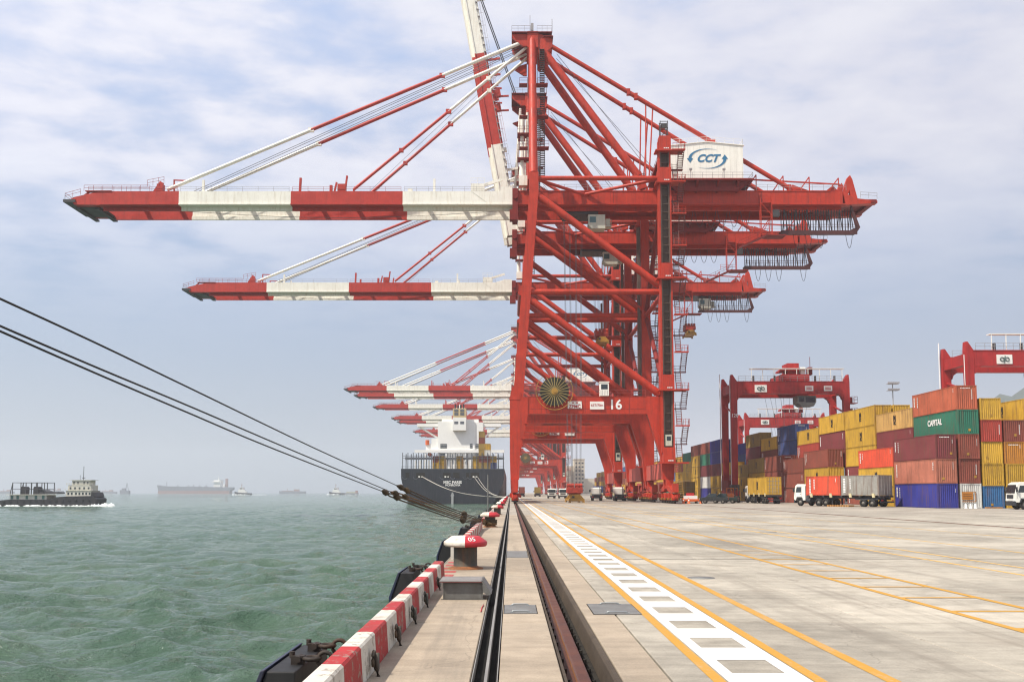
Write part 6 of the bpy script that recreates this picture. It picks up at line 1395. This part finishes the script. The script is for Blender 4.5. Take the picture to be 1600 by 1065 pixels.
foam((-179.6, 331, WZ), [(rg.uniform(-22, 34), rg.uniform(-.8, .8), rg.uniform(.6, 2.0), rg.uniform(.2, .6), rg.uniform(.15, .5)) for _ in range(90)] + [(32 + rg.uniform(0, 8), 2 + rg.uniform(-2.5, 1), rg.uniform(.5, 1.3), rg.uniform(.3, .7), rg.uniform(.4, 1.3)) for _ in range(40)] + [(rg.uniform(-45, -3), 1.5 + rg.uniform(-2, 1.5), rg.uniform(.8, 2.4), rg.uniform(.3, .7), rg.uniform(.15, .4)) for _ in range(50)])

# ---- tanker and small craft on the horizon
def prow(L, H, bow=1, sheer=1.15):
    p = [(0, -2), (0, H * sheer), (L * .1, H * 1.02), (L * .5, H), (L, H), (L * 1.0, H * .4), (L * .985, -2)]
    return p
def far_ship(px, y, L, H, label, kind, mir=False):
    x = (px - 798) / 1470 * y
    t = thing(kind, label, 'ship' if 'tug' not in kind else 'tugboat', (x, y, WZ)); return t
t = far_ship(250, 3000, 0, 0, 'hazy red and dark oil tanker lying on the horizon', 'oil_tanker'); W_ = 17
b = MB(); b.prism([(4, -2), (4, 9), (229, 9), (229, -2)], 'y', -W_, W_); obj('boot_topping', b, 'hazed_red', t)
b = MB(); b.prism([(5, 9.02), (0, 27), (20, 23.5), (180, 21), (236, 20.5), (236, 14), (229, 9.02)], 'y', -W_ - .2, W_ + .2); obj('hull', b, 'hazed_grey', t)
b = MB(); b.box((178, -14, 21), (200, 14, 43)); b.box((174, -17, 36), (196, 17, 39)); b.box((200, -10, 21), (212, 10, 30)); b.tube((190, 0, 43), (190, 0, 56), 1, 6); obj('accommodation', b, 'ship_white', t)
b = MB(); b.box((212, -4, 21), (219, 4, 48)); obj('funnel', b, 'hazed_red', t)
b = MB()
for x in (25, 60, 95, 110, 130, 150): b.tube((x, 0, 21), (x, 0, 28 + (x == 25) * 10), .8, 6); b.box((x - 4, -8, 21), (x + 4, 8, 23.5))
obj('deck_gear', b, 'hazed_grey', t)
def tug(px, y, label, cwhite=True):
    t = far_ship(px, y, 0, 0, label, 'tug_boat')
    b = MB(); b.prism([(1, -1), (0, 5.6), (5, 4.6), (16, 3.4), (30, 3.2), (31, 1), (29, -1)], 'y', -4.5, 4.5); obj('hull', b, 'hull_black', t, loc=(0, 0, 0))
    b = MB(); b.prism([(6, 4), (6.5, 9.5), (8.5, 9.5), (9.2, 13.4), (14.4, 13.4), (15, 9.5), (18.5, 9.5), (19.5, 6), (22, 6), (22, 3.4)], 'y', -3.2, 3.2); dk = obj('deckhouse', b, 'ship_white', t); b = MB(); b.box((9.2, -3.26, 10.4), (14.4, -3.21, 12.4)); obj('window', b, 'glass_dark', dk)
    b = MB(); b.tube((12, 0, 13.4), (12, 0, 21.5), .45, 6, .25); b.box((10.8, -.4, 18), (13.4, .4, 18.6)); b.tube((16.8, -1.6, 9), (16.8, -1.6, 14), .7, 8); obj('mast', b, 'hazed_red', t)
    rg = random.Random(px); foam(((px - 798) / 1470 * y, y - 5, WZ), [(rg.uniform(-3, 20), rg.uniform(-1, 1), rg.uniform(1, 3), .6, rg.uniform(.5, 1.6)) for _ in range(26)] + [(rg.uniform(20, 60), rg.uniform(-1, 3), rg.uniform(1.5, 4), .8, rg.uniform(.2, .6)) for _ in range(24)], 'bow_foam', 'white foam pushed up by the tug')
tug(369, 1750, 'small white topped tug just right of the oil tanker'); tug(516, 1850, 'white tug with a tall mast crossing far out, right of the other tug')
t = far_ship(541, 1900, 0, 0, 'low cargo barge close behind the right hand tug', 'cargo_barge'); b = MB(); b.prism([(0, -1), (-1, 3), (26, 3), (25, -1)], 'y', -4, 4); obj('hull', b, 'hazed_grey', t); b = MB(); b.box((2, -3, 3), (20, 3, 6)); obj('cargo', b, 'cab_cream', t); b = MB(); b.box((20, -3, 3), (24.5, 3, 8)); obj('deckhouse', b, 'hazed_red', t)
t = far_ship(191, 2700, 0, 0, 'faint grey dredger with a tall derrick left of the oil tanker', 'dredger'); b = MB(); b.prism([(0, -1), (-1, 11), (22, 9), (25, 9), (25, -1)], 'y', -6, 6); obj('hull', b, 'hazed_grey', t); b = MB(); b.box((4, -4, 9), (14, 4, 16)); b.beam((14, 0, 9), (17, 0, 31), 1.2, 1.2); b.beam((22, 0, 9), (17, 0, 31), .9, .9); obj('derrick', b, 'hazed_grey', t)
for px, y, L, H, lab in ((438, 3400, 95, 8, 'very faint long cargo ship on the horizon between the tugs'), (84, 3500, 40, 10, 'very faint vessel on the horizon beyond the white deckhouse of the barge'), (160, 3600, 60, 7, 'very faint low vessel on the horizon left of the dredger'), (2, 3300, 50, 7, 'faint vessel on the horizon at the left edge')):
    t = far_ship(px, y, 0, 0, lab, 'cargo_ship'); b = MB(); b.prism([(2, -1), (0, H * 1.1), (L, H), (L, -1)], 'y', -7, 7); obj('hull', b, 'hazed_grey', t); b = MB(); b.box((L * .55, -5, H), (L * .75, 5, H * 1.9)); b.tube((L * .3, 0, H), (L * .3, 0, H * 2.2), .8, 5); b.box((L * .1, -4, H), (L * .5, 4, H * 1.3)); obj('deckhouse', b, 'hazed_red', t)
